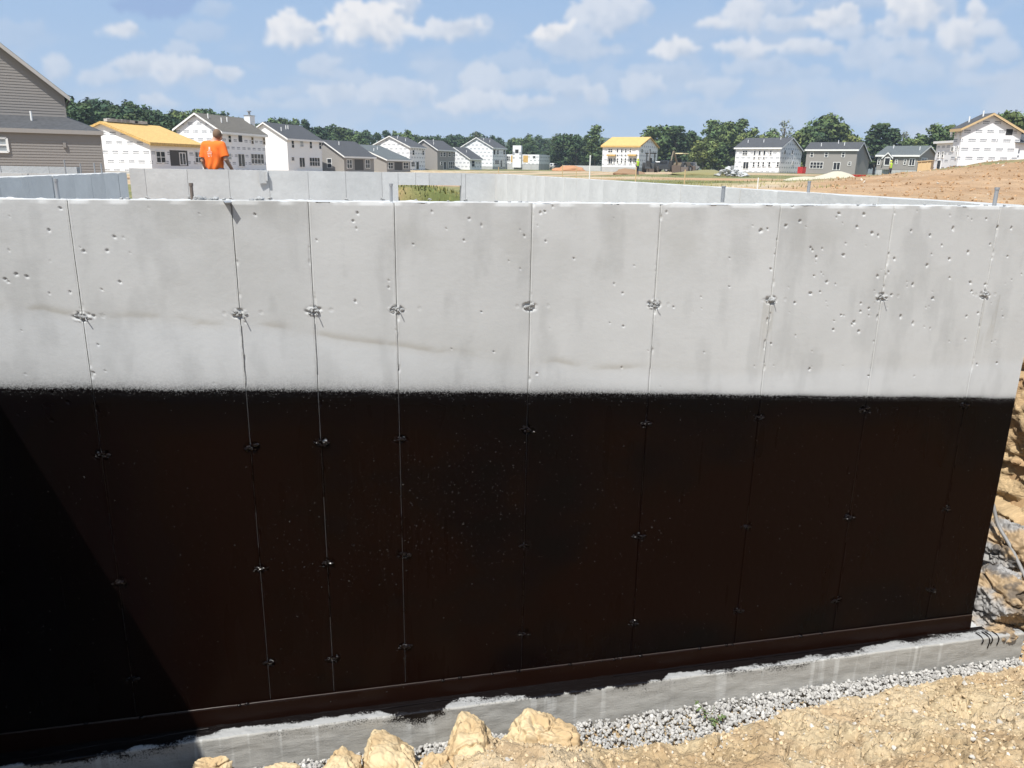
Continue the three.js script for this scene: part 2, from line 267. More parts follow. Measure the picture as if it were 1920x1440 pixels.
struct('ground', gridMesh(
  lines([-1500, -300, 60], [-300, -80, 6], [-80, -20, 1.2], [-20, -4, 0.4], [-4, 3.7, 0.3], [3.7, 6.2, 0.045], [6.2, 14, 0.25], [14, 60, 0.6], [60, 240, 4], [240, 1500, 60]),
  lines([-1500, -320, 60], [-320, -120, 5], [-120, -50, 1.0], [-50, -15, 0.3], [-15, -4, 0.25], [-4, 0.4, 0.05], [0.4, 8, 0.25], [8, 60, 3], [60, 900, 80]), land, landColour), M.soil);

// the spoil bank in front of the footing, in close detail
const dirtEdge = [[-1.8, 0.26], [-0.7, 0.24], [-0.3, 0.22], [0.1, 0.20], [0.28, 0.25], [0.5, 0.20], [0.95, 0.22], [1.1, 0.25], [1.3, 0.32], [1.6, 0.36], [1.9, 0.31], [2.3, 0.23], [2.8, 0.22], [3.3, 0.19], [4.1, 0.17], [5, 0.2]];
function worley(x, z) { const i = Math.floor(x), j = Math.floor(z); let a = 9, b = 9; for (let q = -1; q < 2; q++) for (let r = -1; r < 2; r++) { const cx = i + q + hash2(i + q, j + r + 500), cz = j + r + hash2(i + q + 900, j + r); const d = Math.hypot(cx - x, cz - z); if (d < a) { b = a; a = d; } else if (d < b) b = d; } return b - a; }
function bank(x, z) {
  const e = interp(dirtEdge, x) + (fbm(x * 5, 3, 3) - 0.5) * 0.09, s = z - e;
  let y = -0.235 + smooth(-0.06, 0.05, s) * 0.055 + Math.max(0, s) * 0.36;
  const k = smooth(-0.02, 0.1, s);
  y += k * ((fbm(x * 2.2 + 5, z * 2.2, 4) - 0.5) * 0.16 + (fbm(x * 9, z * 9 + 3, 4) - 0.5) * 0.07 + (fbm(x * 30, z * 30, 4) - 0.5) * 0.034 + (hash2(Math.round(x * 133), Math.round(z * 133)) - 0.5) * 0.005);
  const wx = x + 0.06 * (fbm(x * 7, z * 7, 3) - 0.5) * 2, wz = z + 0.06 * (fbm(x * 7 + 50, z * 7, 3) - 0.5) * 2;
  const cr = worley(wx * 4.2, wz * 4.2), open = smooth(0.36, 0.52, fbm(x * 1.4 + 20, z * 1.4, 2));
  y -= k * 0.034 * open * (1 - smooth(0.02, 0.075, cr));
  const cr2 = worley(wx * 13 + 7, wz * 13); y += k * 0.016 * (Math.min(cr2, 0.3) / 0.3 - 0.7) * smooth(0.5, 0.62, fbm(x * 2 + 77, z * 2 + 4, 2));
  // ridge of broken clay along the middle of the bank
  y += k * (0.085 * smooth(-0.5, 0.1, x) * smooth(1.2, 0.8, x) + 0.05 * (fbm(x * 5 + 2, z * 5, 3) - 0.5) * smooth(1.3, 0.9, x)) * smooth(0, 0.12, s);
  y -= 0.05 * Math.exp(-Math.pow((x - 3.05) / 0.2, 2) - Math.pow((z - 0.62) / 0.13, 2));
  return y;
}
function bankColour(x, z) {
  let c = mix3(soilA, soilB, smooth(0.35, 0.65, fbm(x * 3, z * 3 + 9, 4)));
  c = mix3(c, [0.55, 0.44, 0.29], 0.8 * smooth(0.5, 0.62, fbm(x * 1.5 + 60, z * 2.5, 4)));
  c = mix3(c, [0.38, 0.26, 0.145], 0.6 * smooth(0.54, 0.66, fbm(x * 4 + 33, z * 4, 4)));
  const k = 0.92 + 0.2 * (fbm(x * 40, z * 40, 2) - 0.5); return [c[0] * k, c[1] * k, c[2] * k];
}
M.bank = new THREE.MeshStandardMaterial({ vertexColors: true, map: soilGrain.clone(), bumpMap: soilBump.clone(), bumpScale: 0.016, roughness: 0.97, side: THREE.DoubleSide });
M.bank.map.repeat.set(3, 3); M.bank.bumpMap.repeat.set(3, 3); M.bank.map.needsUpdate = M.bank.bumpMap.needsUpdate = true;
struct('dirt_bank', gridMesh(lines([-2.4, -0.8, 0.02], [-0.8, 4.2, 0.0075], [4.2, 5.4, 0.03]), lines([0.12, 1.15, 0.0075], [1.15, 2.9, 0.04]), (x, z) => Math.max(bank(x, z), -1), bankColour), M.bank);

// ================================================================ THE FOUNDATION
const TOP = 2.5, WALL_END = 3.64, WALL_START = -2.8;
const wallAt = (px, py) => onZ(px, py, 0);
const topJoints = [[124, 376], [432, 377], [577, 378], [738, 378], [996, 379], [1240, 380], [1465, 382], [1678, 383], [1872, 385]];
const tieRows = [
  [[152, 594], [448, 588], [587, 583], [742, 581], [993, 575], [1226, 571], [1446, 563], [1653, 557], [1847, 553]],
  [[190, 853], [480, 838], [606, 830], [752, 824], [992, 806], [1213, 795], [1424, 783], [1622, 768], [1811, 760]],
  [[226, 1092], [490, 1066], [615, 1056], [757, 1040], [985, 1023], [1198, 1005], [1398, 987], [1592, 970], [1776, 954]],
  [[246, 1273], [507, 1243], [623, 1235], [763, 1212], [987, 1188], [1190, 1167], [1385, 1145], [1568, 1125], [1747, 1105]]];
const joints = topJoints.map((_, i) => (wallAt(...topJoints[i]).x + wallAt(...tieRows[0][i]).x + wallAt(...tieRows[2][i]).x) / 3);
const tarEdge = [[0, 731], [300, 736], [700, 738], [960, 740], [1300, 741], [1600, 745], [1900, 748]].map(([a, b]) => { const p = wallAt(a, b); return [p.x, p.y]; });
const tideLine = [[0, 580], [200, 596], [330, 600], [450, 610], [590, 628], [740, 652], [900, 672], [1100, 688], [1300, 700]].map(([a, b]) => { const p = wallAt(a, b); return [p.x, p.y]; });
const X0 = -2.0, X1 = WALL_END, TW = 2048, TH = 1024;
const ties = []; tieRows.forEach((row, r) => row.forEach(([a, b], i) => { const p = wallAt(a, b); ties.push({ x: mix(p.x, joints[i], 0.6), y: p.y, r, i }); }));
// voids left by air bubbles in the pour
const pits = [];
for (let k = 0; k < 480; k++) {
  const x = R(-1.7, WALL_END), y = R(1.5, TOP - 0.02); const dens = 0.10 + 0.75 * smooth(1.5, 2.6, x) * smooth(1.55, 1.9, y) + 0.25 * smooth(-0.7, -1.3, x) + 0.25 * smooth(2.32, 2.45, y) + 0.15 * smooth(0.52, 0.66, fbm(x * 2, y * 2, 3));
  if (rng() > dens) continue; const big = rng(); pits.push({ x, y, rx: 0.0034 + 0.004 * big * big * big, ry: 0.0036 + 0.005 * big * big * big, d: 0.003 + 0.006 * big });
}
for (const [a, b] of [[472, 332], [605, 330], [30, 490], [45, 505], [90, 463], [150, 475], [675, 506], [275, 215], [340, 92], [646, 254]]) { const p = wallAt(a / 3, b / 3 + 360); pits.push({ x: p.x, y: p.y, rx: 0.0075, ry: 0.006, d: 0.008 }); }
for (const [a, b] of [[440, 218], [905, 355], [1065, 232], [980, 197], [810, 507], [752, 366], [1095, 475], [1228, 703], [1410, 598], [1500, 378], [1000, 672], [720, 570], [660, 165], [580, 192], [1520, 208], [1605, 337], [1296, 738], [990, 783], [1850, 203], [1770, 200], [1375, 412], [620, 80], [1020, 127], [880, 122], [1048, 655], [965, 733], [1618, 510], [1296, 520]]) { const p = wallAt(1280 + a / 3, b / 3 + 360); pits.push({ x: p.x, y: p.y, rx: R(0.006, 0.010), ry: R(0.007, 0.011), d: 0.009 }); }
for (const [a, b] of [[405, 295], [510, 110], [718, 150], [1030, 248], [1007, 432], [1148, 278], [1188, 82], [1145, 110], [1120, 117], [1582, 570], [1535, 517], [85, 205], [268, 538], [787, 188], [690, 272]]) { const p = wallAt(640 + a / 3, b / 3 + 360); pits.push({ x: p.x, y: p.y, rx: R(0.004, 0.0065), ry: R(0.0045, 0.007), d: 0.007 }); }
const panelTone = joints.map(() => R(-0.025, 0.025)); panelTone.push(R(-0.02, 0.02));
const panelOf = (x) => { let i = 0; while (i < joints.length && x > joints[i]) i++; return i; };
const tarLevel = (x) => interp(tarEdge, x) + 0.010 * (fbm(x * 6, 1, 3) - 0.5);
const tarAmount = new Float32Array(TW * TH);
const wallMap = dataTex(TW, TH, (i, j) => {
  const x = X0 + (X1 - X0) * (i + 0.5) / TW, y = TOP * (j + 0.5) / TH, p = panelOf(x);
  const big = fbm(x * 1.3 + p * 9, y * 1.5, 4), mid = fbm(x * 7, y * 7 + 3, 3), fine = hash2(i, j), streak = fbm(x * 14 + 5, y * 1.1, 3);
  let a = 0.445 * (0.93 + 0.13 * big + 0.06 * (mid - 0.5) + 0.05 * (streak - 0.5) + 0.05 * (fine - 0.5)) + panelTone[p] * 0.5;
  let c = [a, a * 1.01, a * 1.0];
  // cement paste left darker in patches, mostly in the last lift under the top
  const st = smooth(0.46, 0.78, fbm(x * 3.1 + 70, y * 4.3, 5)) * (0.30 + 0.70 * smooth(2.15, 2.42, y + 0.12 * mid)); c = [c[0] * (1 - 0.12 * st), c[1] * (1 - 0.125 * st), c[2] * (1 - 0.14 * st)];
  const sc = smooth(0.52, 0.8, fbm(x * 11 + 20, y * 4 + 60, 4)) * 0.10; c = c.map((v) => v * (1 - sc));
  // tide mark of the wash water
  const tide = interp(tideLine, x) + 0.05 * (fbm(x * 5, 9, 4) - 0.5), dt = y - tide, on = smooth(1.9, 1.2, x);
  const tk = on * Math.exp(-Math.pow((dt - 0.004) / (dt > 0 ? 0.020 : 0.008), 2)) * (1.7 * smooth(0.3, 0.65, fbm(x * 7, y * 14, 4))); c = [c[0] * (1 - 0.10 * tk), c[1] * (1 - 0.115 * tk), c[2] * (1 - 0.14 * tk)];
  const low = smooth(0.02, -0.05, dt); c = [c[0] * (1 + 0.055 * low), c[1] * (1 + 0.07 * low), c[2] * (1 + 0.095 * low)];
  // run marks under some ties
  for (const t of ties) if (t.r === 0 && (t.i === 6 || t.i === 8) && y < t.y && y > t.y - 0.42 && Math.abs(x - t.x - (t.i === 8 ? 0.05 : -0.02)) < 0.05) { const k = 0.13 * smooth(t.y - 0.42, t.y - 0.1, y) * smooth(0.45, 0.6, fbm(x * 60, y * 3, 3)); c = [c[0] * (1 - k * 0.9), c[1] * (1 - k), c[2] * (1 - k * 1.2)]; }
  // sprayed damp-proofing: solid below its edge, thinning out in droplets above it
  const lv = tarLevel(x), up = y - lv;
  let tar = up < 0 ? 1 : 0;
  if (up >= -0.02 && up < 0.34) {
    const left = smooth(2.2, 0.4, x), u = Math.max(0, up), n1 = 0.5 * hash2(i, j) + 0.5 * hash2(i >> 1, (j >> 1) + 400), patchy = 0.55 + 0.9 * fbm(x * 9, y * 9, 3);
    const mist = 0.95 * Math.exp(-u / mix(0.011, 0.017, left)) + mix(0.12, 0.34, left) * Math.exp(-u / mix(0.022, 0.050, left)) * patchy + 0.05 * left * Math.exp(-u / 0.13);
    tar = clamp(mist * (0.5 + 1.0 * n1)); if (up < -0.008) tar = Math.max(tar, 0.97);
  }
  if (up < 0 && up > -0.12 && fine > 0.9992 - 0.008 * smooth(-0.06, 0, up) * smooth(0.3, 0.7, hash2(i >> 2, j >> 2))) tar = 0.55;
  tarAmount[j * TW + i] = tar;
  const wet = smooth(0.26, 0.56, fbm(x * 1.1 + 4, y * 1.6 + 2, 5) + 0.12 * (fbm(x * 5, y * 1.2, 3) - 0.5)) * smooth(-1.3, -0.3, x + 0.25 * fbm(x * 3, y * 3 + 5, 2)) * smooth(0.02, -0.22, up + 0.15 * (fbm(x * 2.2, 6, 3) - 0.3));           // uncured brown, with the bank's reflection and the left-hand shade put into the colour
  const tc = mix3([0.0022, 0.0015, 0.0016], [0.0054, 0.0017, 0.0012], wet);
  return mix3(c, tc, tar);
});
const wallRough = dataTex(TW, TH, (i, j) => { const x = X0 + (X1 - X0) * i / TW, y = TOP * j / TH, t = tarAmount[j * TW + i]; const up = y - tarLevel(x); const sheen = 0.30 + 0.30 * (fbm(x * 2.4 + 30, y * 1.4, 4) - 0.5) + 0.16 * (fbm(x * 22, y * 2.5, 3) - 0.5) + 0.35 * smooth(-0.06, 0.0, up); const r = mix(0.93, sheen, smooth(0.5, 1, t)); return [r, r, r]; }, { srgb: false });
const wallBump = grey(TW, TH, (i, j) => { const x = X0 + (X1 - X0) * i / TW, y = TOP * j / TH, t = tarAmount[j * TW + i]; return t > 0.9 ? 0.5 + 0.20 * (fbm(x * 45, y * 45, 2) - 0.5) + 0.10 * (hash2(i, j) - 0.5) : 0.5 + 0.26 * (fbm(x * 60, y * 60, 3) - 0.5) + 0.16 * (hash2(i, j) - 0.5) + 0.15 * t; });
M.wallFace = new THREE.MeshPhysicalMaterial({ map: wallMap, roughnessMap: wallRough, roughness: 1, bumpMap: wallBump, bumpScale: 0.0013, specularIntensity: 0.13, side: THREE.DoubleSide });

const nearWall = thing('foundation_wall', 'long poured concrete foundation wall with black damp-proofing sprayed over its lower half', 'wall');
const CORE = -0.010;
part('wall_core', [box(WALL_END - WALL_START, TOP - 0.012, 0.2 + CORE, (WALL_END + WALL_START) / 2, (TOP - 0.012) / 2, (CORE - 0.2) / 2)], M.concrete, nearWall);
// each form panel has left its own slightly uneven face
const panelEdges = [X0, ...joints, WALL_END];
for (let p = 0; p + 1 < panelEdges.length; p++) {
  const a = panelEdges[p] + (p ? 0.0016 : 0), b = panelEdges[p + 1] - (p + 2 < panelEdges.length ? 0.0016 : 0);
  const ys = lines([0, 1.40, 0.012], [1.40, TOP, 0.0042]), nx = Math.round((b - a) / 0.0042), ny = ys.length;
  const Z = new Float32Array((nx + 1) * ny), off = R(-0.002, 0.002), tilt = R(-0.003, 0.003);
  for (let j = 0; j < ny; j++) for (let i = 0; i <= nx; i++) { const x = a + (b - a) * i / nx, y = ys[j]; Z[j * (nx + 1) + i] = off + tilt * ((i / nx) - 0.5) + 0.0022 * (fbm(x * 2.4 + p * 5, y * 2.4, 3) - 0.5) + 0.0003 * (fbm(x * 40, y * 40, 2) - 0.5) - (i === 0 || i === nx ? (0.0008 + 0.0022 * vn(y * 30, p)) * smooth(1.2, 1.5, y) : 0) + (i === 1 || i === nx - 1 ? 0.0022 * vn(y * 9, p + 9) - 0.007 * smooth(0.66, 0.8, fbm(y * 16, p * 7 + (i === 1 ? 0 : 3.5), 3)) : 0) - (i === 2 || i === nx - 2 ? 0.004 * smooth(0.7, 0.84, fbm(y * 16, p * 7 + (i === 2 ? 0 : 3.5), 3)) : 0); }
  const stamp = (cx, cy, rx, ry, fn) => { for (let j = 0; j < ny; j++) { if (Math.abs(ys[j] - cy) > ry * 1.5) continue; for (let i = Math.max(0, Math.floor((cx - rx * 1.5 - a) / (b - a) * nx)); i <= Math.min(nx, (cx + rx * 1.5 - a) / (b - a) * nx); i++) { const x = a + (b - a) * i / nx; fn(j * (nx + 1) + i, Math.hypot((x - cx) / rx, (ys[j] - cy) / ry), x, ys[j]); } } };
  for (const q of pits) if (q.x > a - 0.03 && q.x < b + 0.03) stamp(q.x, q.y, q.rx, q.ry, (k, d0, x, y) => { const d = d0 * (0.62 + 0.76 * vn(Math.atan2(y - q.y, x - q.x) * 1.3 + q.x * 50, q.y * 70)); if (d < 1) Z[k] -= q.d * 0.8 * (1 - d * d); });
  for (const t of ties) if (t.x > a - 0.12 && t.x < b + 0.12) {
    stamp(t.x, t.y, 0.034, 0.020, (k, d, x, y) => { const n = fbm(x * 70, y * 70, 2); if (d < 1.3) Z[k] += (1 - smooth(0.6, 1.3, d)) * ((n - 0.62) * 0.034); });
    if (t.r === 0) for (const s of [-0.09 + 0.05 * hash2(t.i, 3), 0.06 + 0.05 * hash2(t.i, 4)].slice(hash2(t.i, 6) < 0.4 ? 1 : 0)) stamp(t.x + s, t.y + 0.004 * hash2(t.i, s * 100 | 0), 0.011, 0.011, (k, d) => { if (d < 1.1) Z[k] -= 0.0011 * smooth(1.1, 0.9, d) - 0.0016 * Math.exp(-Math.pow((d - 0.95) / 0.15, 2)) * 0.6; });
  }
  // the ragged arris along the top
  for (let i = 0; i <= nx; i++) { const x = a + (b - a) * i / nx; for (let j = ny - 4; j < ny; j++) Z[j * (nx + 1) + i] -= (j - ny + 5) * 0.0016 * smooth(0.35, 0.7, fbm(x * 14, p, 3)); }
  const P = [], U = [], I = [];
  for (let j = 0; j < ny; j++) for (let i = 0; i <= nx; i++) { const x = a + (b - a) * i / nx, y = ys[j] - (j === ny - 1 ? 0.010 * smooth(0.45, 0.75, fbm(x * 9 + 3, p * 3, 3)) : 0); P.push(x, y, Z[j * (nx + 1) + i]); U.push((x - X0) / (X1 - X0), y / TOP); if (i && j) { const k = j * (nx + 1) + i; I.push(k - nx - 2, k - nx - 1, k - 1, k - nx - 1, k, k - 1); } }
  // fold the rim back to the core
  const rim = (list) => { for (let q = 0; q < list.length; q++) { const k = list[q]; P.push(P[k * 3], P[k * 3 + 1], CORE - 0.001); U.push(U[k * 2], U[k * 2 + 1]); if (q) { const n = P.length / 3 - 1; I.push(list[q - 1], k, n, list[q - 1], n, n - 1); } } };
  rim([...Array(ny).keys()].map((j) => j * (nx + 1))); rim([...Array(ny).keys()].map((j) => j * (nx + 1) + nx)); rim([...Array(nx + 1).keys()].map((i) => (ny - 1) * (nx + 1) + i));
  const g = new THREE.BufferGeometry(); g.setAttribute('position', new THREE.Float32BufferAttribute(P, 3)); g.setAttribute('uv', new THREE.Float32BufferAttribute(U, 2)); g.setIndex(I); g.computeVertexNormals();
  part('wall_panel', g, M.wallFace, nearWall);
}
// rough screeded top
{ const xs = lines([WALL_START, -1.8, 0.05], [-1.8, WALL_END, 0.012]), zs = lines([-0.2, -0.012, 0.018]); const g = gridMesh(xs, zs, (x, z) => TOP - 0.006 + 0.006 * (fbm(x * 14, z * 14, 4) - 0.5) + 0.004 * smooth(0.62, 0.8, fbm(x * 26 + 9, z * 26, 3)), () => [1, 1, 1]); g.deleteAttribute('color'); part('wall_cap', g, M.freshConcrete, nearWall); }
// plugs of mortar left where the form ties came through
const plugShapes = [1, 2, 3, 4, 5, 6].map((s) => { const q = mulberry(s * 77), list = []; for (let k = 0; k < 11; k++) { const a = q() * 6.28, rr = Math.sqrt(q()), r = 0.0035 + 0.0055 * q() * (1.2 - rr); const g = lump(1, 1, 0.7, 1.6, s * 3 + k, r * (0.9 + 0.9 * q()), r * (0.6 + 0.5 * q()), r * 0.9); g.translate(Math.cos(a) * rr * 0.028, Math.sin(a) * rr * 0.011, 0.001 + 0.003 * (1 - rr)); list.push(g.toNonIndexed()); } const g = merge(list); g.computeVertexNormals(); return g; });
ties.forEach((t, k) => {
  const m = part('tie_plug', plugShapes[k % 6], t.r === 0 ? M.concrete : M.tar, nearWall); m.position.set(t.x, t.y, -0.002); m.rotation.z = R(-0.25, 0.25); const s = t.r === 0 ? R(0.95, 1.2) : R(1.1, 1.5); m.scale.set(s, s * (t.r ? R(0.7, 1.1) : 1), s * R(0.8, 1.3));
  if (rng() < (t.r === 0 ? 0.45 : 0.2)) { const w = part('tie_wire', tube([[0, 0, -0.004], [R(0.002, 0.006), -R(0.002, 0.006), 0.010], [R(0.004, 0.012), -R(0.003, 0.010), R(0.014, 0.024)]], 0.0022, 8, 5), t.r === 0 ? M.concrete : M.tar, nearWall); w.position.set(t.x + 0.012, t.y - 0.006, 0.002); }
});
// flattened tie strap standing out of a joint at the top, and thin fins of paste in the joints
{ const x = joints[1]; part('tie_strap', box(0.026, 0.004, 0.046, x - 0.012, TOP - 0.006, 0.010, 0.35, 0.12), M.steel, nearWall); }
joints.forEach((x, i) => {
  for (let k = 0; k < 5; k++) { const y0 = R(0.2, 1.9), len = R(0.08, 0.3), pts = []; for (let q = 0; q <= 6; q++) pts.push([x + R(-0.0012, 0.0012), y0 + len * q / 6, R(0, 0.0016)]); part('joint_fin', tube(pts, y0 < 1.4 ? 0.0014 : 0.0022, 12, 5), y0 + len / 2 < tarLevel(x) - 0.08 ? M.tar : M.concrete, nearWall); if (y0 < tarLevel(x) && y0 + len > tarLevel(x) - 0.1) nearWall.children.pop(); }
});
// base strip under the lowest form, still wet and brown
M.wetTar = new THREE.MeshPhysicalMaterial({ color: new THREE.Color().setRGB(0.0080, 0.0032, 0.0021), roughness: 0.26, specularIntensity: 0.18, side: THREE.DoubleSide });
{ const xa = X0, xb = WALL_END - 0.008, pr = [[-0.010, -0.004], [0.016, -0.004], [0.011, 0.088], [0.006, 0.095], [-0.010, 0.096]], P = [], I = [], U = [], n = 240;
  for (let q = 0; q + 1 < pr.length; q++) for (let k = 0; k <= n; k++) for (const [z, y] of [pr[q], pr[q + 1]]) { const x = xa + (xb - xa) * k / n; P.push(x, y, z + (y > 0 && z > 0 ? 0.0016 * (fbm(x * 9, y * 20, 2) - 0.5) : 0)); U.push(x, y); const v = P.length / 3 - 1; if (k && v % 2) I.push(v - 3, v - 1, v - 2, v - 1, v, v - 2); }
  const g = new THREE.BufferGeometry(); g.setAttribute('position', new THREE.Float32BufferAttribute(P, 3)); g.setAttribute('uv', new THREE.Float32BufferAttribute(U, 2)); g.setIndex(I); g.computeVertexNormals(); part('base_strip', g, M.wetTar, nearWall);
  const pts = []; for (let k = 0; k <= 160; k++) pts.push([X0 + (WALL_END - 0.01 - X0) * k / 160, 0.0955 + 0.0015 * (vn(k * 1.7, 3) - 0.5), 0.0075]); part('drip_lip', tube(pts, 0.0030, 640, 6), new THREE.MeshPhysicalMaterial({ color: new THREE.Color().setRGB(0.03, 0.022, 0.018), roughness: 0.34, side: THREE.DoubleSide }), nearWall);
  const dabs = []; for (let k = 0; k < 26; k++) { const d = lump(R(0.004, 0.010), 1, 0.4, 2, k, 1.3, 0.8, 0.8); d.translate(R(-1.5, 3.5), 0.094 + R(-0.004, 0.004), 0.009); dabs.push(d); } const db = part('tar_dabs', dabs, M.tar, nearWall); db.userData.kind = 'stuff'; }
// beads added where the sun glints on the coat: far too many to count
{ const bead = new THREE.SphereGeometry(1, 8, 6), n = 2200, im = new THREE.InstancedMesh(bead, new THREE.MeshPhysicalMaterial({ color: new THREE.Color().setRGB(0.006, 0.0045, 0.004), roughness: 0.12, ior: 1.65 }), n), m4 = new THREE.Matrix4(); let k = 0;
  while (k < n) { const x = R(-1.7, WALL_END - 0.02), y = R(0.03, 1.44); const c = wallAt(880, 900), c2 = wallAt(800, 1010); const w = 0.10 + 0.9 * Math.exp(-Math.pow((x - c.x) / 0.45, 2) - Math.pow((y - c.y) / 0.17, 2)) + 0.6 * Math.exp(-Math.pow((x - c2.x) / 0.7, 2) - Math.pow((y - c2.y) / 0.25, 2)) + 0.3 * smooth(0.12, 0.0, y) + 0.2 * smooth(0.6, 0.72, fbm(x * 4, y * 4, 3)); if (y > tarLevel(x) - 0.02 || rng() > w) continue; const s = 0.0012 + 0.0026 * Math.pow(rng(), 5); m4.makeScale(s, s, s * 0.6).setPosition(x, y, 0.0006 + (y < 0.096 ? 0.012 : 0)); im.setMatrixAt(k++, m4); }
  im.name = 'glint_beads'; im.userData.kind = 'stuff'; im.castShadow = im.receiveShadow = true; nearWall.add(im); }

// the footing, with overspray lying on its ledge and runs down its face
const FZ = 0.105, FX = 3.93, FH = 0.26;
{
  const tw = 2048, th = 128, total = FZ + 0.03 + FH;      // v: 0 at the wall, then over the arris and down the face
  const spill = [[-2, 0.12], [-1.6, 0.115], [-1.2, 0.10], [-0.85, 0.085], [-0.72, 0.050], [-0.6, 0.034], [-0.35, 0.050], [-0.1, 0.062], [0.02, 0.050], [0.10, 0.055], [0.16, 0.105], [0.3, 0.125], [0.42, 0.11], [0.47, 0.050], [0.6, 0.046], [0.72, 0.055], [0.8, 0.080], [0.9, 0.098], [1.1, 0.106], [1.35, 0.112], [1.6, 0.108], [1.66, 0.052], [1.8, 0.060], [2.1, 0.066], [2.5, 0.062], [3.0, 0.042], [3.3, 0.024], [3.6, 0.018], [3.66, 0.03], [4, 0.02]];
  const fxAt = (i) => -2.2 + (FX + 2.2) * (i + 0.5) / tw;
  const tarF = new Float32Array(tw * th);
  const map = dataTex(tw, th, (i, j) => {
    const x = fxAt(i), v = total * (j + 0.5) / th, ledge = v < FZ + 0.004;
    let a = ledge ? 0.285 : 0.30; a *= 0.86 + 0.28 * fbm(x * 5, v * 16, 4) + 0.10 * (hash2(i, j) - 0.5); if (!ledge) { a *= 0.90 + 0.2 * fbm(x * 1.5, v * 60, 3); }
    let c = ledge ? [a * 0.99, a, a * 1.0] : [a, a * 0.985, a * 0.93];
    if (!ledge) { const run = smooth(0.60, 0.72, fbm(x * 26, 2.5 + v * 0.6, 3)) * smooth(0.40, 0.10, v - FZ + 0.12 * vn(x * 40, 1)); c = mix3(c, [0.47, 0.475, 0.465], 0.55 * run); }
    const e = interp(spill, x) + 0.030 * (fbm(x * 11, 4, 5) - 0.5) * 2, up = v - e;
    const mist = up < 0 ? 1.45 : 0.9 * Math.exp(-up / 0.007) + 0.95 * Math.exp(-up / 0.045) * (0.15 + 1.4 * smooth(0.35, 0.7, fbm(x * 7 + 9, v * 20, 4))) + (ledge ? 0 : 0.34 * smooth(0.42, 0.66, fbm(x * 3, 8, 4)) * Math.exp(-(v - FZ) / 0.05));
    let t = clamp((mist - 0.55 * hash2(i, j + 7000) - 0.45 * hash2(i >> 1, (j >> 1) + 300)) * 2.5); tarF[j * tw + i] = t;
    return mix3(c, [0.006, 0.005, 0.0048], t);
  });
  const rough = dataTex(tw, th, (i, j) => { const r = mix(0.92, 0.22, smooth(0.6, 1, tarF[j * tw + i])); return [r, r, r]; }, { srgb: false });
  const bump = grey(tw, th, (i, j) => 0.5 + 0.3 * (fbm(fxAt(i) * 30, j * 0.4, 3) - 0.5) + 0.2 * (hash2(i, j) - 0.5));
  M.footing = new THREE.MeshPhysicalMaterial({ map, roughnessMap: rough, roughness: 1, bumpMap: bump, bumpScale: 0.004, specularIntensity: 0.6, side: THREE.DoubleSide });
  const nx = 900, prof = []; for (let k = 0; k <= 12; k++) prof.push([k / 12 * FZ, 0, k / 12 * FZ]); for (let k = 1; k <= 4; k++) { const t = k / 4 * Math.PI / 2; prof.push([FZ + 0.010 * Math.sin(t), -0.010 * (1 - Math.cos(t)), FZ + 0.016 * k / 4]); } for (let k = 1; k <= 18; k++) prof.push([FZ + 0.010, -0.010 - k / 18 * FH, FZ + 0.016 + k / 18 * FH]);
  const P = [], U = [], I = [], np = prof.length;
  for (let i = 0; i <= nx; i++) { const x = -2.2 + (FX + 2.2) * i / nx; prof.forEach(([z, y, v], q) => { const n = 0.009 * (fbm(x * 12, v * 25, 3) - 0.5) + 0.012 * (fbm(x * 1.3, 5, 2) - 0.5); const tip = smooth(FZ - 0.03, FZ, z); P.push(x + (i === nx ? 0.01 * (fbm(v * 40, 7, 2) - 0.5) : 0), y + (z < FZ ? 0.006 * (fbm(x * 18, z * 60, 3) - 0.5) + 0.006 * tip * smooth(0.5, 0.7, fbm(x * 30, 3, 3)) : 0), z + tip * n); U.push((x + 2.2) / (FX + 2.2), v / total); if (i && q) { const k = i * np + q; I.push(k - np - 1, k - np, k, k - np - 1, k, k - 1); } }); }
  const g = new THREE.BufferGeometry(); g.setAttribute('position', new THREE.Float32BufferAttribute(P, 3)); g.setAttribute('uv', new THREE.Float32BufferAttribute(U, 2)); g.setIndex(I); g.computeVertexNormals();
  const dripAt = [WALL_END - 0.01, WALL_END + 0.035, WALL_END + 0.055, WALL_END + 0.10]; const f = thing('footing', 'low concrete footing with black overspray on its ledge under the foundation wall', 'footing');
  part('footing_face', g, M.footing, f);
  part('footing_core', [box(FX + 2.2 - 0.02, FH, 0.3, (FX - 2.2) / 2 - 0.012, -FH / 2 - 0.006, -0.145 + 0.09), box(0.29, FH, 3, FX - 0.150, -FH / 2 - 0.002, -1.5)], M.concrete, f);
  // thick lip of emulsion where the coat ran out over the ledge
  for (const [a, b, zz, amp] of [[-1.75, -0.72, 0.055, 0.022], [0.02, 0.5, 0.05, 0.012], [1.35, 3.34, 0.030, 0.012]]) { const pts = [], n = Math.round((b - a) / 0.045); for (let k = 0; k <= n; k++) { const x = a + (b - a) * k / n; pts.push([x, 0.003 + 0.003 * vn(k, 2), (a < -1 ? mix(0.085, 0.035, k / n) : zz) + amp * (fbm(x * 6 + 3, 1, 3) - 0.5)]); } part('tar_lip', tube(pts, 0.0034, n * 4, 6), M.tar, f); }
  // runs at the corner of the wall
  for (let k = 0; k < 4; k++) { const x = dripAt[k], l = [0.02, 0.055, 0.03, 0.042][k]; part('tar_run', tube([[x, 0.004, 0.06], [x + 0.002, 0.004, FZ - 0.005], [x + 0.003, -0.012, FZ + 0.013], [x + R(-0.004, 0.004), -0.012 - l, FZ + 0.012]], 0.0035, 14, 6), M.tar, f); }
}

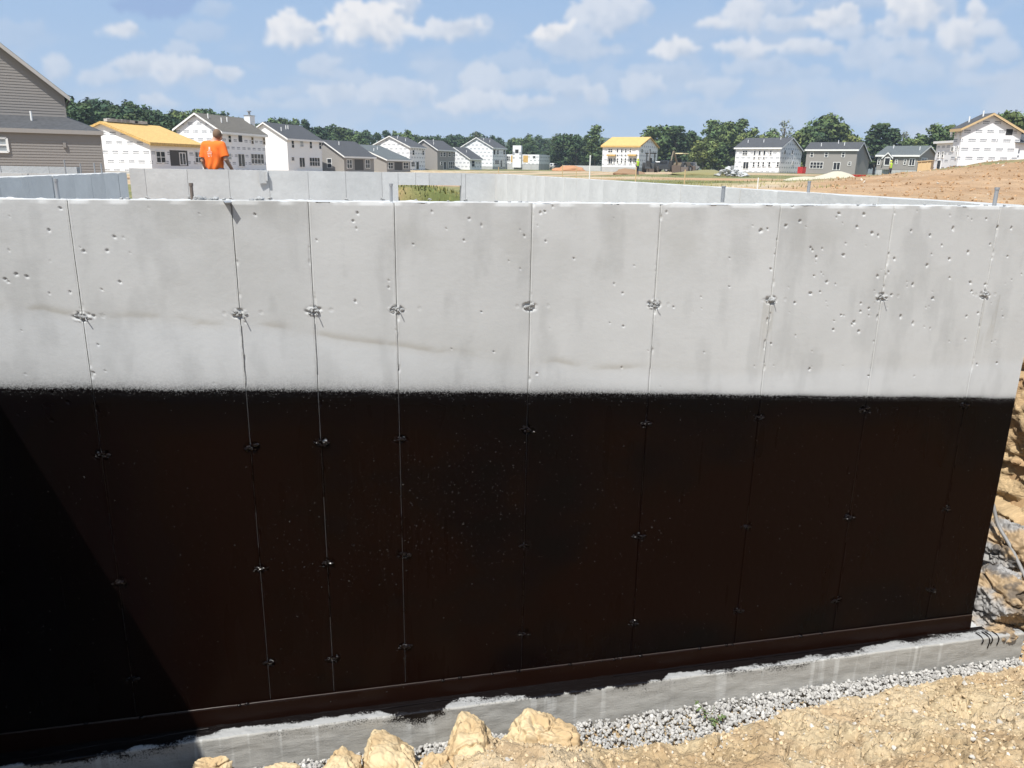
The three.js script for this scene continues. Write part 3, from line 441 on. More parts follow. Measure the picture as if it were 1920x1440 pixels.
// --- the other walls of the same basement
const jointGap = 0.006;
M.paleConcrete = M.concrete.clone(); M.paleConcrete.color.setRGB(1.30, 1.28, 1.23);   // concrete colour lifted to brighten both side walls
function wallRun(name, label, from, to, facing, thick, widths, holes, mat = M.concrete) {
  // from, to: [x, z] of the visible face, facing: unit normal of that face; panels stand a little proud of the core
  const g = thing(name, label, 'wall'), dx = to[0] - from[0], dz = to[1] - from[1], len = Math.hypot(dx, dz), ry = Math.atan2(-dz, dx);
  g.position.set(from[0], 0, from[1]); g.rotation.y = ry;
  // local x along the run; the face looks along local z times s
  const s = Math.sign(-facing[0] * Math.sin(-ry) + facing[1] * Math.cos(ry)) || 1;
  const core = [], inset = 0.02;
  const slabs = holes ? [[0, holes[0], 0, TOP], [holes[1], len, 0, TOP], [holes[0], holes[1], 0, holes[2]], [holes[0], holes[1], holes[3], TOP]] : [[0, len, 0, TOP]];
  for (const [a, b, y0, y1] of slabs) core.push(box(b - a, y1 - y0 - 0.004, thick - inset, (a + b) / 2, (y0 + y1) / 2, -s * (inset + (thick - inset) / 2)));
  part('wall_core', core, M.concrete, g);
  let x = 0, k = 0; const list = [];
  while (x < len - 0.01) { const w = Math.min(widths[k % widths.length], len - x); list.push([x, x + w]); x += w; k++; }
  for (const [a, b] of list) {
    const pieces = []; const cut = (x0, x1, y0, y1) => { if (x1 - x0 > 0.02 && y1 - y0 > 0.02) pieces.push([x0, x1, y0, y1]); };
    if (!holes || b <= holes[0] || a >= holes[1]) cut(a, b, 0, TOP); else { cut(a, holes[0], 0, TOP); cut(Math.max(a, holes[0]), Math.min(b, holes[1]), holes[3], TOP); cut(Math.max(a, holes[0]), Math.min(b, holes[1]), 0, holes[2]); cut(holes[1], b, 0, TOP); }
    const off = R(-0.004, 0.004), geos = pieces.map(([x0, x1, y0, y1]) => { const q = new THREE.BoxGeometry(x1 - x0 - jointGap, y1 - y0, inset + 0.004, 6, 10, 1); const p = q.attributes.position, u = q.attributes.uv; for (let i = 0; i < p.count; i++) { const wx = p.getX(i) + (x0 + x1) / 2, wy = p.getY(i) + (y0 + y1) / 2; p.setZ(i, p.getZ(i) + off + 0.004 * (fbm(wx * 3, wy * 3, 2) - 0.5)); if (wy > TOP - 0.01) p.setY(i, p.getY(i) + 0.012 * (fbm(wx * 7 + a, 2, 2) - 0.5)); u.setXY(i, wx + a * 3.1, wy + a * 1.7); } q.translate((x0 + x1) / 2, (y0 + y1) / 2, -s * inset / 2); q.computeVertexNormals(); return q; });
    for (const q of geos) part('wall_panel', q, mat, g);
  }
  return { g, s, len, list };
}
const FARZ = -13.9, farLeft = onZ(243, 330, FARZ).x, hole0 = onZ(747, 360, FARZ), hole1 = onZ(865, 348, FARZ);
const far = wallRun('foundation_wall', 'back basement wall of pale concrete with a rectangular window opening', [farLeft, FARZ], [3.42, FARZ], [0, 1], 0.22, [0.29, 0.80, 0.80, 0.79, 0.79, 0.77, 0.76, 0.72], [hole0.x - farLeft, hole1.x - farLeft, 1.55, hole1.y]);
far.list.forEach(([a], k) => { if (!k) return; for (const yy of [1.93, 1.93]) { const m = part('tie_plug', plugShapes[k % 6], M.concrete, far.g); m.position.set(a, yy + R(-0.02, 0.02), 0.004); m.scale.set(1.6, 2.2, 3.4); break; } });
{ const a = onZ(672, 318, FARZ).x - farLeft; const m = part('form_bracket', [box(0.16, 0.26, 0.05, 0, -0.13, 0.03, 0.2), box(0.05, 0.2, 0.09, 0.09, -0.1, 0.04)], M.concrete, far.g); m.scale.setScalar(0.9); m.position.set(onZ(492, 322, FARZ).x - farLeft, TOP - 0.03, 0.01); }
wallRun('foundation_wall', 'side basement wall running back from the near corner, its sunlit face streaked', [3.42, FARZ], [3.42, -0.2], [-1, 0], 0.22, [0.61, 0.62, 0.6, 0.61], null, M.paleConcrete);
wallRun('foundation_wall', 'shaded inner basement wall whose free end stops short of the back wall', [-2.62, -0.2], [-2.62, -7.6], [1, 0], 0.22, [0.5, 0.61, 0.61, 0.62, 0.6], null, M.paleConcrete);
wallRun('foundation_wall', 'stub of basement wall ending near the grey sided house', [onZ(-90, 330, -14.6).x, -14.6], [onZ(146, 330, -14.6).x, -14.6], [0, 1], 0.22, [0.9, 0.88, 0.92]);
wallRun('foundation_wall', 'low ledge wall in front of the basement wall stub', [onZ(-90, 330, -13.6).x, -13.6], [onZ(150, 330, -13.6).x, -13.6], [0, 1], 0.2, [1.2, 1.2]).g.scale.y = 0.953;
// the return wall just out of frame, which throws the slanting shadow
{ const r = wallRun('foundation_wall', 'return of the foundation wall coated black, casting the slanting shadow', [-1.72, 0.0], [-1.72, 2.3], [1, 0], 0.2, [0.61]); r.g.children.forEach((c) => { if (c.name === 'wall_panel') c.material = M.tar; }); }

// steel rods and pipes standing in the walls
const rodGroup = 'steel rods standing in the wall tops';
function rod(px, y0, y1, z, r, mat, label, group) { const a = onZ(px, y0, z), b = onZ(px + (y1 - y0) * 0.02, y1, z); const h = Math.max(0.05, a.y - Math.min(b.y, TOP - 0.05)); solo('anchor_rod', label, 'rod', [cyl(r, r, h, 0, h / 2, 0, 10), cyl(r * 1.25, r * 1.25, 0.012, 0, h - 0.004, 0, 8)], mat, [a.x, a.y - h, z], 0, group); }
rod(104, 336, 376, -0.10, 0.0075, M.steel, 'grey steel rod on the near wall top beside the shaded inner wall');
rod(733, 345, 379, -0.10, 0.0065, M.steel, 'grey steel rod on the near wall top beside the window opening');
rod(1870, 352, 386, -0.12, 0.010, M.steel, 'short grey pipe on the near wall top at the right corner');
rod(358, 344, 376, -0.10, 0.007, M.rustySteel, 'dark spike on the near wall top below the worker');
rod(1357, 349, 379, -2.9, 0.016, M.steel, 'grey rod against the side basement wall');
{ const p = onY(1651, 362, TOP); solo('anchor_rod', 'grey pipe stub on the side wall top by the mound', 'rod', [cyl(0.012, 0.012, 0.1, 0, 0.05, 0), cyl(0.014, 0.014, 0.01, 0, 0.1, 0)], M.steel, [3.55, TOP - 0.02, p.z]); }
for (const [px, t] of [[150, 307], [176, 306], [189, 307]]) rod(px, t, 322, -7.0, 0.008, M.steel, 'thin steel rod in the row behind the shaded inner wall', rodGroup);
for (const [px, t] of [[52, 326], [120, 300]]) rod(px, t, 336, -8.4, 0.009, M.steel, 'thin steel rod beyond the shaded inner wall near the wall stub', 'thin rods by the wall stub');
// crumbs of concrete left on top of the near wall
const crumbs = [0, 1, 2, 3].map((s) => lump(1, 2, 0.6, 1.7, s * 5.1 + 2));
for (const [px, w] of [[372, 0.030], [383, 0.020], [395, 0.016], [404, 0.022], [420, 0.012], [472, 0.016], [487, 0.026], [240, 0.014], [228, 0.012], [365, 0.012], [900, 0.009], [930, 0.012], [955, 0.010], [975, 0.012], [988, 0.010], [840, 0.009], [1610, 0.010], [1640, 0.012], [1735, 0.009], [1800, 0.012], [1850, 0.014], [1885, 0.012]]) {
  const p = onZ(px, 375, -0.06 - 0.08 * rng()); const big = w >= 0.02;
  const m = solo('concrete_crumb', big ? 'lump of broken concrete on the near wall top below the worker' : 'small concrete crumb on the near wall top', 'rubble', crumbs[(px * 7) % 4], M.concrete, [p.x, TOP - 0.004 + w * 0.2, p.z], R(0, 6), big ? 'broken lumps on the wall top' : 'crumbs on the wall top'); m.scale.set(w * 0.72, w * 0.46, w * 0.6);
}

// ================================================================ GRAVEL, CLODS AND OTHER THINGS AT THE FOOT OF THE WALL
const stoneShapes = [0, 1, 2, 3, 4].map((s) => { const g = lump(1, 1, 0.75, 1.3, s * 9.3 + 1, 1, 0.72, 0.85); return g.toNonIndexed(); }); stoneShapes.forEach((g) => g.computeVertexNormals());
M.stone = new THREE.MeshStandardMaterial({ color: 0xffffff, roughness: 0.92 });
{
  const per = stoneShapes.map(() => []); const m4 = new THREE.Matrix4(), q = new THREE.Quaternion(), e = new THREE.Euler();
  const add = (x, y, z, s, c) => { e.set(R(0, 6), R(0, 6), R(0, 6)); per[Math.floor(rng() * 5)].push([new THREE.Matrix4().compose(new THREE.Vector3(x, y, z), q.setFromEuler(e).clone(), new THREE.Vector3(s, s, s)), c]); };
  // washed stone between footing and bank
  for (let k = 0; k < 9000; k++) { const x = R(-1.6, 4.1), edge = interp(dirtEdge, x) + 0.05 + 0.06 * (fbm(x * 4, 8, 3) - 0.5); const far = x > FX - 0.02; const z = far ? R(-1.2, 0.35) : R(FZ + 0.012, edge + 0.05); if (!far && z > edge && rng() < 0.75) continue; const s = R(0.0055, 0.0115) * (rng() < 0.10 ? 1.4 : 1); const a = R(0.26, 0.44) * (rng() < 0.1 ? 1.2 : 1); add(x, -0.200 + R(-0.014, 0.014) + (z > edge ? 0.012 : 0) + 0.03 * smooth(0.3, 0.1, z) * smooth(1.0, 2.6, x), z, s, [a, a * 0.975, a * 0.93]); }
  // stray stones and pale clods over the bank
  for (let k = 0; k < 15000; k++) { const x = R(-1, 4.6), z = 0.22 + Math.pow(rng(), 1.1) * 1.0, s = 0.0022 + 0.012 * Math.pow(rng(), 5); if (fbm(x * 5 + 8, z * 5, 3) < 0.40 + 0.2 * rng() - 0.15) continue; const pale = rng() < 0.10, a = R(0.36, 0.54); add(x, Math.max(bank(x, z), -0.22) + s * 0.25, z, s, pale ? [a, a * 0.95, a * 0.86] : [a * 0.98, a * 0.76, a * 0.48]); }
  stoneShapes.forEach((g, k) => { const im = new THREE.InstancedMesh(g, M.stone, per[k].length); per[k].forEach(([m, c], i) => { im.setMatrixAt(i, m); im.setColorAt(i, new THREE.Color().setRGB(...c)); }); im.name = numbered('gravel'); im.userData = { kind: 'stuff', label: 'pale washed gravel and pebbles along the footing and the spoil bank', category: 'gravel' }; im.castShadow = im.receiveShadow = true; scene.add(im); });
}
// big lumps of dried clay on the bank
M.clay = new THREE.MeshStandardMaterial({ vertexColors: true, roughness: 0.97 });
function paint(g, f) { const p = g.attributes.position, c = []; for (let i = 0; i < p.count; i++) c.push(...f(p.getX(i), p.getY(i), p.getZ(i))); g.setAttribute('color', new THREE.Float32BufferAttribute(c, 3)); return g; }
function worley3(x, y, z) { const i = Math.floor(x), j = Math.floor(y), k = Math.floor(z); let a = 9, b = 9; for (let q = -1; q < 2; q++) for (let r = -1; r < 2; r++) for (let t = -1; t < 2; t++) { const h = hash3(i + q, j + r, k + t), d = Math.hypot(i + q + h - x, j + r + hash3(j + r, i + q, k + t + 50) - y, k + t + hash3(k + t, j + r, i + q + 90) - z); if (d < a) { b = a; a = d; } else if (d < b) b = d; } return b - a; }
// break a lump along random planes, then roughen what is left
function fracture(g, seed, size, cuts, rough) {
  const q = mulberry(Math.round(seed * 1000)), planes = [], pos = g.attributes.position; for (let k = 0; k < cuts; k++) { const a = q() * 6.283, u = q() * 2 - 1, r = Math.sqrt(1 - u * u); planes.push([Math.cos(a) * r, u, Math.sin(a) * r, 0.80 + 0.28 * q()]); }
  const [w, h, d] = size;
  for (let i = 0; i < pos.count; i++) { let x = pos.getX(i) / w, y = pos.getY(i) / h, z = pos.getZ(i) / d; for (const [a, b, c, o] of planes) { const e = a * x + b * y + c * z - o; if (e > 0) { x -= a * e * 0.93; y -= b * e * 0.93; z -= c * e * 0.93; } } x *= w; y *= h; z *= d;
    const n = rough * (0.055 * (fbm3(x * 11 + seed, y * 11, z * 11, 5) - 0.5) + 0.024 * (fbm3(x * 45, y * 45 + seed, z * 45, 3) - 0.5) - 0.022 * (1 - smooth(0, 0.035, Math.abs(fbm3(x * 7 + seed * 3, y * 7, z * 7, 3) - 0.5)))), l = Math.hypot(x, y, z) + 1e-6, k = 1 + n / l; pos.setXYZ(i, x * k, y * k, z * k); }
  g.computeVertexNormals(); return g;
}
function clod(label, px, py, w, h, d, seed) {
  const p = onY(px, py, -0.10), g = lump(1, 40, 0.34, 1.3, seed, w / 2, h / 2, d / 2), pos = g.attributes.position;
  { const q = g.attributes.position; for (let i = 0; i < q.count; i++) { const x = q.getX(i) / w * 2, y = q.getY(i) / h * 2, z = q.getZ(i) / d * 2, l = Math.hypot(x, y, z), k = l / Math.pow(x ** 4 + y ** 4 + z ** 4, 0.25); q.setXYZ(i, q.getX(i) * k * 0.9, q.getY(i) * k * 0.82, q.getZ(i) * k * 0.9); } }
  fracture(g, seed, [w / 2, h / 2, d / 2], 22, 1.15);
  paint(g, (x, y, z) => { const t = smooth(0.38, 0.62, fbm3(x * 9 + seed, y * 9, z * 9, 4)), k = 0.9 + 0.22 * fbm3(x * 60, y * 60, z * 60, 2); const c = mix3([0.42, 0.305, 0.17], [0.505, 0.40, 0.245], t); return [c[0] * k, c[1] * k, c[2] * k]; });
  return solo('clay_clod', label, 'clod', g, M.clay, [p.x, p.y, p.z], seed);
}
clod('large blocky clod of dried clay beside the gravel', 1018, 1406, 0.40, 0.38, 0.28, 3.1);
clod('broken tan clay clod leaning against the large blocky one', 886, 1416, 0.42, 0.34, 0.26, 7.7);
clod('low ragged heap of tan clay against the lit end of the footing', 742, 1456, 0.54, 0.26, 0.26, 11.2);
clod('small ragged lump of clay next to the low heap', 640, 1468, 0.30, 0.20, 0.22, 13.9);
clod('crumbling wedge of clay jammed between the two big clods', 952, 1440, 0.22, 0.26, 0.2, 17.3);
clod('knob of clay in front of the low ragged heap', 815, 1462, 0.24, 0.22, 0.2, 21.7);
clod('pointed clay clod standing where the slanting shadow ends', 400, 1456, 0.17, 0.20, 0.16, 5.4);
clod('flat pale slab of clay beside the pointed clod', 530, 1458, 0.2, 0.09, 0.14, 9.4);
// a weed growing through the gravel
{ const p = onY(1338, 1352, -0.17); const g = thing('weed', 'small green weed growing through the gravel by the footing', 'weed', [p.x, -0.2, p.z]);
  M.leaf = new THREE.MeshPhysicalMaterial({ color: new THREE.Color().setRGB(0.10, 0.14, 0.05), roughness: 0.8, side: THREE.DoubleSide }); const top = [-0.09, 0.13, -0.06];
  part('stem', [tube([[0, 0, 0], [-0.02, 0.05, -0.02], [-0.06, 0.10, -0.045], top], 0.0018, 14, 5), tube([[0, 0, 0], [0.03, 0.04, 0.01], [0.06, 0.06, 0.0]], 0.0014, 10, 5), tube([[-0.02, 0.05, -0.02], [0.0, 0.09, -0.01], [0.005, 0.11, -0.02]], 0.0013, 10, 5)], M.leaf, g);
  for (let k = 0; k < 16; k++) { const t = k / 16, s = R(0.012, 0.024), lf = new THREE.SphereGeometry(1, 8, 4); lf.scale(s, s * 0.10, s * 0.42); const m = part('leaf', lf, M.leaf, g); m.position.set(k % 2 ? -0.08 * t + R(-0.015, 0.015) : 0.055 * t + R(-0.02, 0.02), 0.012 + 0.10 * t * (k % 2 ? 1 : 0.5), -0.05 * t * (k % 2) + R(-0.02, 0.02)); m.rotation.set(R(-0.5, 0.5), R(0, 6), R(-0.4, 0.4)); } }
// muddy rock by the corner, splashed with overspray
{ M.splash = new THREE.MeshPhysicalMaterial({ vertexColors: true, roughness: 0.75, specularIntensity: 0.6 });
  for (const [px, py, x, w, h, d, s, l] of [[1872, 1115, 3.90, 0.30, 0.34, 0.40, 4.4, 'muddy mound splashed with black overspray behind the wall corner'], [1890, 1035, 4.16, 0.36, 0.42, 0.5, 6.1, 'pale splashed rock under the grey pipe at the cut bank'], [1850, 1170, 3.80, 0.26, 0.10, 0.34, 8.3, 'flat wet smear of overspray and mud on the footing corner']]) { const r = pixelRay(px, py), p = EYE.clone().addScaledVector(r, x / r.x); const g = lump(1, 40, 0.3, 1.6, s, w / 2, h / 2, d / 2); fracture(g, s, [w / 2, h / 2, d / 2], 20, 1.8); paint(g, (a, b, c) => { const n = fbm3(a * 12 + s, b * 12, c * 12, 4), m = fbm3(a * 30, b * 30 + s, c * 30, 3), q = mix3(mix3([0.27, 0.265, 0.26], [0.31, 0.225, 0.135], smooth(0.36, 0.56, fbm3(a * 6 + 5, b * 6, c * 6, 3))), [0.05, 0.047, 0.047], 0.75 * smooth(0.5, 0.64, 0.6 * n + 0.4 * m)); return q; }); solo('muddy_rock', l, 'rock', g, M.splash, [p.x, p.y, p.z]); }
  const pts = [[1862, 945, 4.02], [1872, 985, 4.03], [1892, 1020, 4.04], [1912, 1060, 4.05], [1930, 1100, 4.05], [1960, 1180, 4.06]].map(([a, b, x]) => { const r = pixelRay(a, b); return EYE.clone().addScaledVector(r, x / r.x); });
  solo('drain_pipe', 'thin grey pipe leaning down the cut bank by the wall corner', 'pipe', tube(pts, 0.011, 40, 8), std([0.2, 0.2, 0.2], 0.6)); }

// ================================================================ HOUSES
const groundDir = (px) => { const r = pixelRay(px, 315); r.y = 0; return r.normalize(); };
// where the heading of a pixel column meets a horizontal line through p along u; returns the distance along u
function alongTo(p, u, px, py = 300) { const r = pixelRay(px, py); const dx = p.x - EYE.x, dz = p.z - EYE.z; const det = r.x * -u.z + u.x * r.z; const t = (dx * -u.z + u.x * dz) / det; const s = (r.x * dz - r.z * dx) / det; return { s: s * 1, y: EYE.y + r.y * t }; }
function house(o) {
  const view = groundDir(o.c), right = new THREE.Vector3(-view.z, 0, view.x); const th = o.turn * Math.PI / 180, sd = o.eaveRight ? 1 : -1;
  const e = right.clone().multiplyScalar(sd * Math.cos(th)).addScaledVector(view, Math.sin(th)), g = right.clone().multiplyScalar(-sd * Math.sin(th)).addScaledVector(view, Math.cos(th));
  const cp = atRange(o.c, o.eaveY, o.d), eaveH = cp.y + (o.noRoof ? 0 : 0.32); cp.y = 0;
  const L = o.L || Math.abs(alongTo(cp, e, o.eaveEnd).s), pk = alongTo(cp, g, o.peak[0], o.peak[1]);
  const tr = Math.abs(pk.s), W = o.W || (o.gableEnd !== undefined ? Math.abs(alongTo(cp, g, o.gableEnd).s) : tr * 2), ridgeH = pk.y, base = eaveH - o.wall, found = o.found || 0;
  const grp = thing(o.name, o.label, 'house', [cp.x, 0, cp.z], Math.atan2(-e.z, e.x), o.group);
  const zs = e.clone().cross(new THREE.Vector3(0, 1, 0)).dot(g) > 0 ? 1 : -1;      // local z of the gable direction
  const T = (s, y, t) => [s, y, t * zs], slope = (ridgeH - eaveH) / tr, backE = ridgeH - slope * (W - tr);
  const roofU = (t) => (t <= tr ? eaveH + slope * t : ridgeH - slope * (t - tr));
  part('wall', faces([[T(0, base, 0), T(L, base, 0), T(L, eaveH, 0), T(0, eaveH, 0)], [T(0, base, W), T(L, base, W), T(L, backE, W), T(0, backE, W)], [T(0, base, 0), T(0, base, W), T(0, backE, W), T(0, ridgeH, tr), T(0, eaveH, 0)], [T(L, base, 0), T(L, base, W), T(L, backE, W), T(L, ridgeH, tr), T(L, eaveH, 0)]]), o.wallMat, grp);
  part('foundation', faces([[T(0.03, base - 3, 0.03), T(L - 0.03, base - 3, 0.03), T(L - 0.03, base + 0.001, 0.03), T(0.03, base, 0.03)], [T(0.03, base - 3, 0.03), T(0.03, base - 3, W - 0.03), T(0.03, base, W - 0.03), T(0.03, base, 0.03)], [T(L - 0.03, base - 3, 0.03), T(L - 0.03, base - 3, W - 0.03), T(L - 0.03, base, W - 0.03), T(L - 0.03, base, 0.03)], [T(0.03, base - 3, W - 0.03), T(L - 0.03, base - 3, W - 0.03), T(L - 0.03, base, W - 0.03), T(0.03, base, W - 0.03)]]), M.concrete, grp);
  if (!o.noRoof) {
    const oh = o.over ?? 0.35, th2 = 0.16, s0 = -oh, s1 = L + oh;
    const slab = (t0, t1) => { const y0 = roofU(0) + (t0 <= tr ? slope * t0 : 0), yy = (t) => (t1 === tr || t0 === tr ? (t <= tr && t0 < tr ? eaveH + slope * t : ridgeH - slope * (t - tr)) : 0) + 0.03; const a = yy(t0), b = yy(t1); return faces([[T(s0, a + th2, t0), T(s1, a + th2, t0), T(s1, b + th2, t1), T(s0, b + th2, t1)], Object.assign([T(s0, a, t0), T(s1, a, t0), T(s1, b, t1), T(s0, b, t1)], { down: 1 }), [T(s0, a, t0), T(s1, a, t0), T(s1, a + th2, t0), T(s0, a + th2, t0)], [T(s0, a, t0), T(s0, a + th2, t0), T(s0, b + th2, t1), T(s0, b, t1)], [T(s1, a, t0), T(s1, a + th2, t0), T(s1, b + th2, t1), T(s1, b, t1)], [T(s0, b, t1), T(s1, b, t1), T(s1, b + th2, t1), T(s0, b + th2, t1)]]); };
    const rf = part('roof', [slab(-oh, tr), slab(tr, W + oh)], o.roofMat, grp);
    // fascia along the eave and barge boards up the gable
    const eY = eaveH - slope * oh, fm = o.fascia || M.trim, bb = 0.22;
    const barge = (s) => faces([[T(s, eY - 0.10, -oh - 0.02), T(s, ridgeH + 0.03 - bb + 0.12, tr), T(s, ridgeH + 0.17, tr), T(s, eY + 0.16, -oh - 0.02)], [T(s, backE - slope * oh - 0.10, W + oh), T(s, ridgeH + 0.03 - bb + 0.12, tr), T(s, ridgeH + 0.17, tr), T(s, backE - slope * oh + 0.16, W + oh)]]);
    part('fascia', [faces([[T(s0, eY - 0.14, -oh - 0.015), T(s1, eY - 0.14, -oh - 0.015), T(s1, eY + 0.17, -oh - 0.015), T(s0, eY + 0.17, -oh - 0.015)]])], fm, rf);
    part('barge_board', barge(s0 - 0.02), fm, rf); part('barge_board', barge(s1 + 0.02), fm, rf);
    part('soffit', faces([[T(s0, eaveH - 0.05, -oh), T(s1, eaveH - 0.05, -oh), T(s1, eaveH - 0.05, 0), T(s0, eaveH - 0.05, 0)]]), fm, rf);
    for (const f of o.vents || [0.15, 0.4]) { const t = tr * (0.35 + 0.5 * hash2(Math.round(f * 100), o.c)); part('vent_pipe', cyl(0.08, 0.08, 0.7, L * f, roofU(t) + 0.45, t * zs, 8), M.trim, rf); }
  }
  // openings: rectangles read off the photograph on the eave side or the gable side
  const opening = (face, [x0, y0, x1, y1, kind = 'w', nx = 1, ny = 2]) => {
    const u = face ? g : e, a = alongTo(cp, u, x0, (y0 + y1) / 2), b = alongTo(cp, u, x1, (y0 + y1) / 2), top = alongTo(cp, u, (x0 + x1) / 2, y0).y, bot = alongTo(cp, u, (x0 + x1) / 2, y1).y;
    let p0 = Math.min(a.s, b.s), p1 = Math.max(a.s, b.s); if (p1 < 0) { [p0, p1] = [-p1, -p0]; } const w = p1 - p0, h = top - bot, cx = (p0 + p1) / 2, cy = (top + bot) / 2;
    const place = (m) => { if (face) { m.position.set(0, cy, cx * zs); m.rotation.y = zs > 0 ? -Math.PI / 2 : -Math.PI / 2; } else { m.position.set(cx, cy, 0); if (zs > 0) m.rotation.y = Math.PI; } return m; };   // local +z of the part looks out of the wall
    const nm = kind === 'd' ? 'door' : kind === 'p' ? 'porch_shade' : 'window';
    const f = 0.09, bars = [box(w, f, 0.07, 0, h / 2 - f / 2, 0.035), box(w, f, 0.09, 0, -h / 2 + f / 2, 0.035), box(f, h - 2 * f, 0.07, -w / 2 + f / 2, 0, 0.035), box(f, h - 2 * f, 0.07, w / 2 - f / 2, 0, 0.035)];
    for (let k = 1; k < nx; k++) bars.push(box(f * 0.9, h - 2 * f, 0.06, -w / 2 + w * k / nx, 0, 0.032)); for (let k = 1; k < ny; k++) bars.push(box(w - 2 * f, f * 0.7, 0.055, 0, -h / 2 + h * k / ny, 0.031));
    if (kind === 'p' || kind === 'o') { const m = place(part(kind === 'p' ? 'porch_shade' : 'opening_shade', faces([[[-w / 2, -h / 2, 0.012], [w / 2, -h / 2, 0.012], [w / 2, h / 2, 0.012], [-w / 2, h / 2, 0.012]]]), kind === 'p' ? std([0.06, 0.055, 0.05], 0.9) : M.dark, grp)); return m; }  // flat dark sheets stand for the shade inside porches and openings
    const win = place(part(nm, bars, o.frameMat || M.trim, grp)); part('pane', box(w - 2 * f, h - 2 * f, 0.012, 0, 0, 0.014), kind === 'g' ? M.palePane : kind === 'o' ? M.dark : M.glass, win); return win;
  };
  for (const w of o.eaveOpen || []) opening(0, w); for (const w of o.gableOpen || []) opening(1, w);
  return { grp, L, W, tr, eaveH, ridgeH, base, T, zs, e, g, cp, slope, roofU };
}
const rowA = 'houses going up in the row behind the basement';
// --- the left-hand row
const yellowHouse = house({ name: 'house', label: 'single-storey wrapped house with bare yellow sheathed roof and shingle bundles on its ridge', c: 281, eaveY: 274, d: 95, turn: 52, eaveRight: true, eaveEnd: 379, peak: [192, 231], wall: 3.0, wallMat: M.wrap, roofMat: M.osb, fascia: M.osb, vents: [], eaveOpen: [[292, 283, 310, 306, 'w', 2, 2], [319, 282, 352, 311, 'p'], [336, 286, 348, 310, 'd', 2, 1], [365, 284, 378, 306, 'w', 2, 2]] });
const rooflines = house({ name: 'house', label: 'two-storey wrapped house with brownish roof and a white boxed chimney', c: 415, eaveY: 251, d: 112, turn: 57, eaveRight: true, eaveEnd: 499, peak: [367, 214], gableEnd: 336, wall: 5.7, wallMat: M.wrap, roofMat: M.shingleBrown, vents: [0.1, 0.28, 0.45], eaveOpen: [[427, 253, 433.5, 268], [447, 254, 454, 266, 'o'], [470, 256, 475.5, 271], [492, 257, 497, 272], [425, 287, 434, 300, 'g'], [446, 288, 459, 313, 'd', 2, 1], [470, 288, 494.5, 308, 'w', 4, 2]] });
{ const h = rooflines; const b = part('chimney', [box(1.3, 6.2, 0.9, h.L + 0.55, h.ridgeH - 2.6, h.tr * 0.72 * h.zs)], M.wrap, h.grp); part('chimney_cap', [cyl(0.16, 0.16, 0.7, h.L + 0.55, h.ridgeH + 0.8, h.tr * 0.72 * h.zs), cyl(0.3, 0.3, 0.14, h.L + 0.55, h.ridgeH + 1.1, h.tr * 0.72 * h.zs), box(1.42, 0.08, 1.02, h.L + 0.55, h.ridgeH + 0.52, h.tr * 0.72 * h.zs)], M.steel, b); }
house({ name: 'house', label: 'two-storey house in plain white siding with charcoal roof', c: 538, eaveY: 263, d: 140, turn: 57, eaveRight: true, eaveEnd: 604, peak: [495, 231], wall: 5.7, wallMat: M.whiteSiding, roofMat: M.shingle, vents: [0.12, 0.35, 0.42], eaveOpen: [[546, 263, 551.5, 278], [562, 264, 569, 276, 'g'], [580, 265, 585, 279], [597.5, 266, 602.5, 280], [546, 294, 552, 302], [561, 295, 571.5, 314, 'd', 2, 1], [580, 295, 599.5, 312, 'w', 4, 2]] });
house({ name: 'house', label: 'grey single-storey house with dark porch recess next to the white sided house', c: 645, eaveY: 296, d: 150, turn: 52, eaveRight: true, eaveEnd: 701, peak: [606, 264], wall: 2.9, wallMat: M.greySidingFar, roofMat: M.shingle, vents: [0.3], eaveOpen: [[650, 299, 660, 316, 'w', 2, 2], [665, 299, 681.5, 319, 'p'], [685, 299, 693.5, 316, 'w', 2, 2]], gableOpen: [[613.5, 297, 622.5, 315]] });
house({ name: 'house', label: 'grey single-storey house with dark porch recess beside the gabled wrapped house', c: 725, eaveY: 302.5, d: 172, turn: 52, eaveRight: true, eaveEnd: 769, peak: [664, 272], wall: 2.9, wallMat: M.greySidingFar, roofMat: M.shingleGreen, vents: [0.2, 0.5], eaveOpen: [[727.5, 304, 737, 317, 'w', 2, 2], [740, 304, 754, 319, 'p'], [756, 304, 765.5, 317, 'w', 2, 2]] });
house({ name: 'house', label: 'gabled two-storey wrapped house between two grey houses', c: 768, eaveY: 278, d: 197, turn: 60, eaveRight: true, eaveEnd: 797, peak: [731, 256], gableEnd: 703, wall: 5.6, wallMat: M.wrap, roofMat: M.shingle, eaveOpen: [[773, 281, 777, 291], [791.5, 282, 795, 291], [771, 303, 777.5, 313, 'w', 2, 2], [780, 303, 785.5, 318, 'd', 1, 1]] });
house({ name: 'house', label: 'grey two-storey house with white barge boards in the back row', c: 820, eaveY: 283, d: 206, turn: 56, eaveRight: true, eaveEnd: 853, peak: [795, 263], wall: 5.6, wallMat: M.greySidingFar, roofMat: M.shingle, eaveOpen: [[825.5, 285, 829, 294], [831, 285, 835, 294], [841, 285, 845, 294], [849.5, 285, 853, 294], [825.5, 303, 829.5, 310], [831.5, 303, 836.5, 318, 'd', 1, 1], [841, 303, 852, 316, 'w', 3, 2]] });
house({ name: 'house', label: 'small low wrapped house with steep dark roof tucked behind the grey one', c: 881, eaveY: 300, d: 214, turn: 54, eaveRight: true, eaveEnd: 903, peak: [852, 277], wall: 2.9, wallMat: M.wrap, roofMat: M.shingle, vents: [0.4], eaveOpen: [[884, 301, 890, 313, 'w', 1, 2]] });
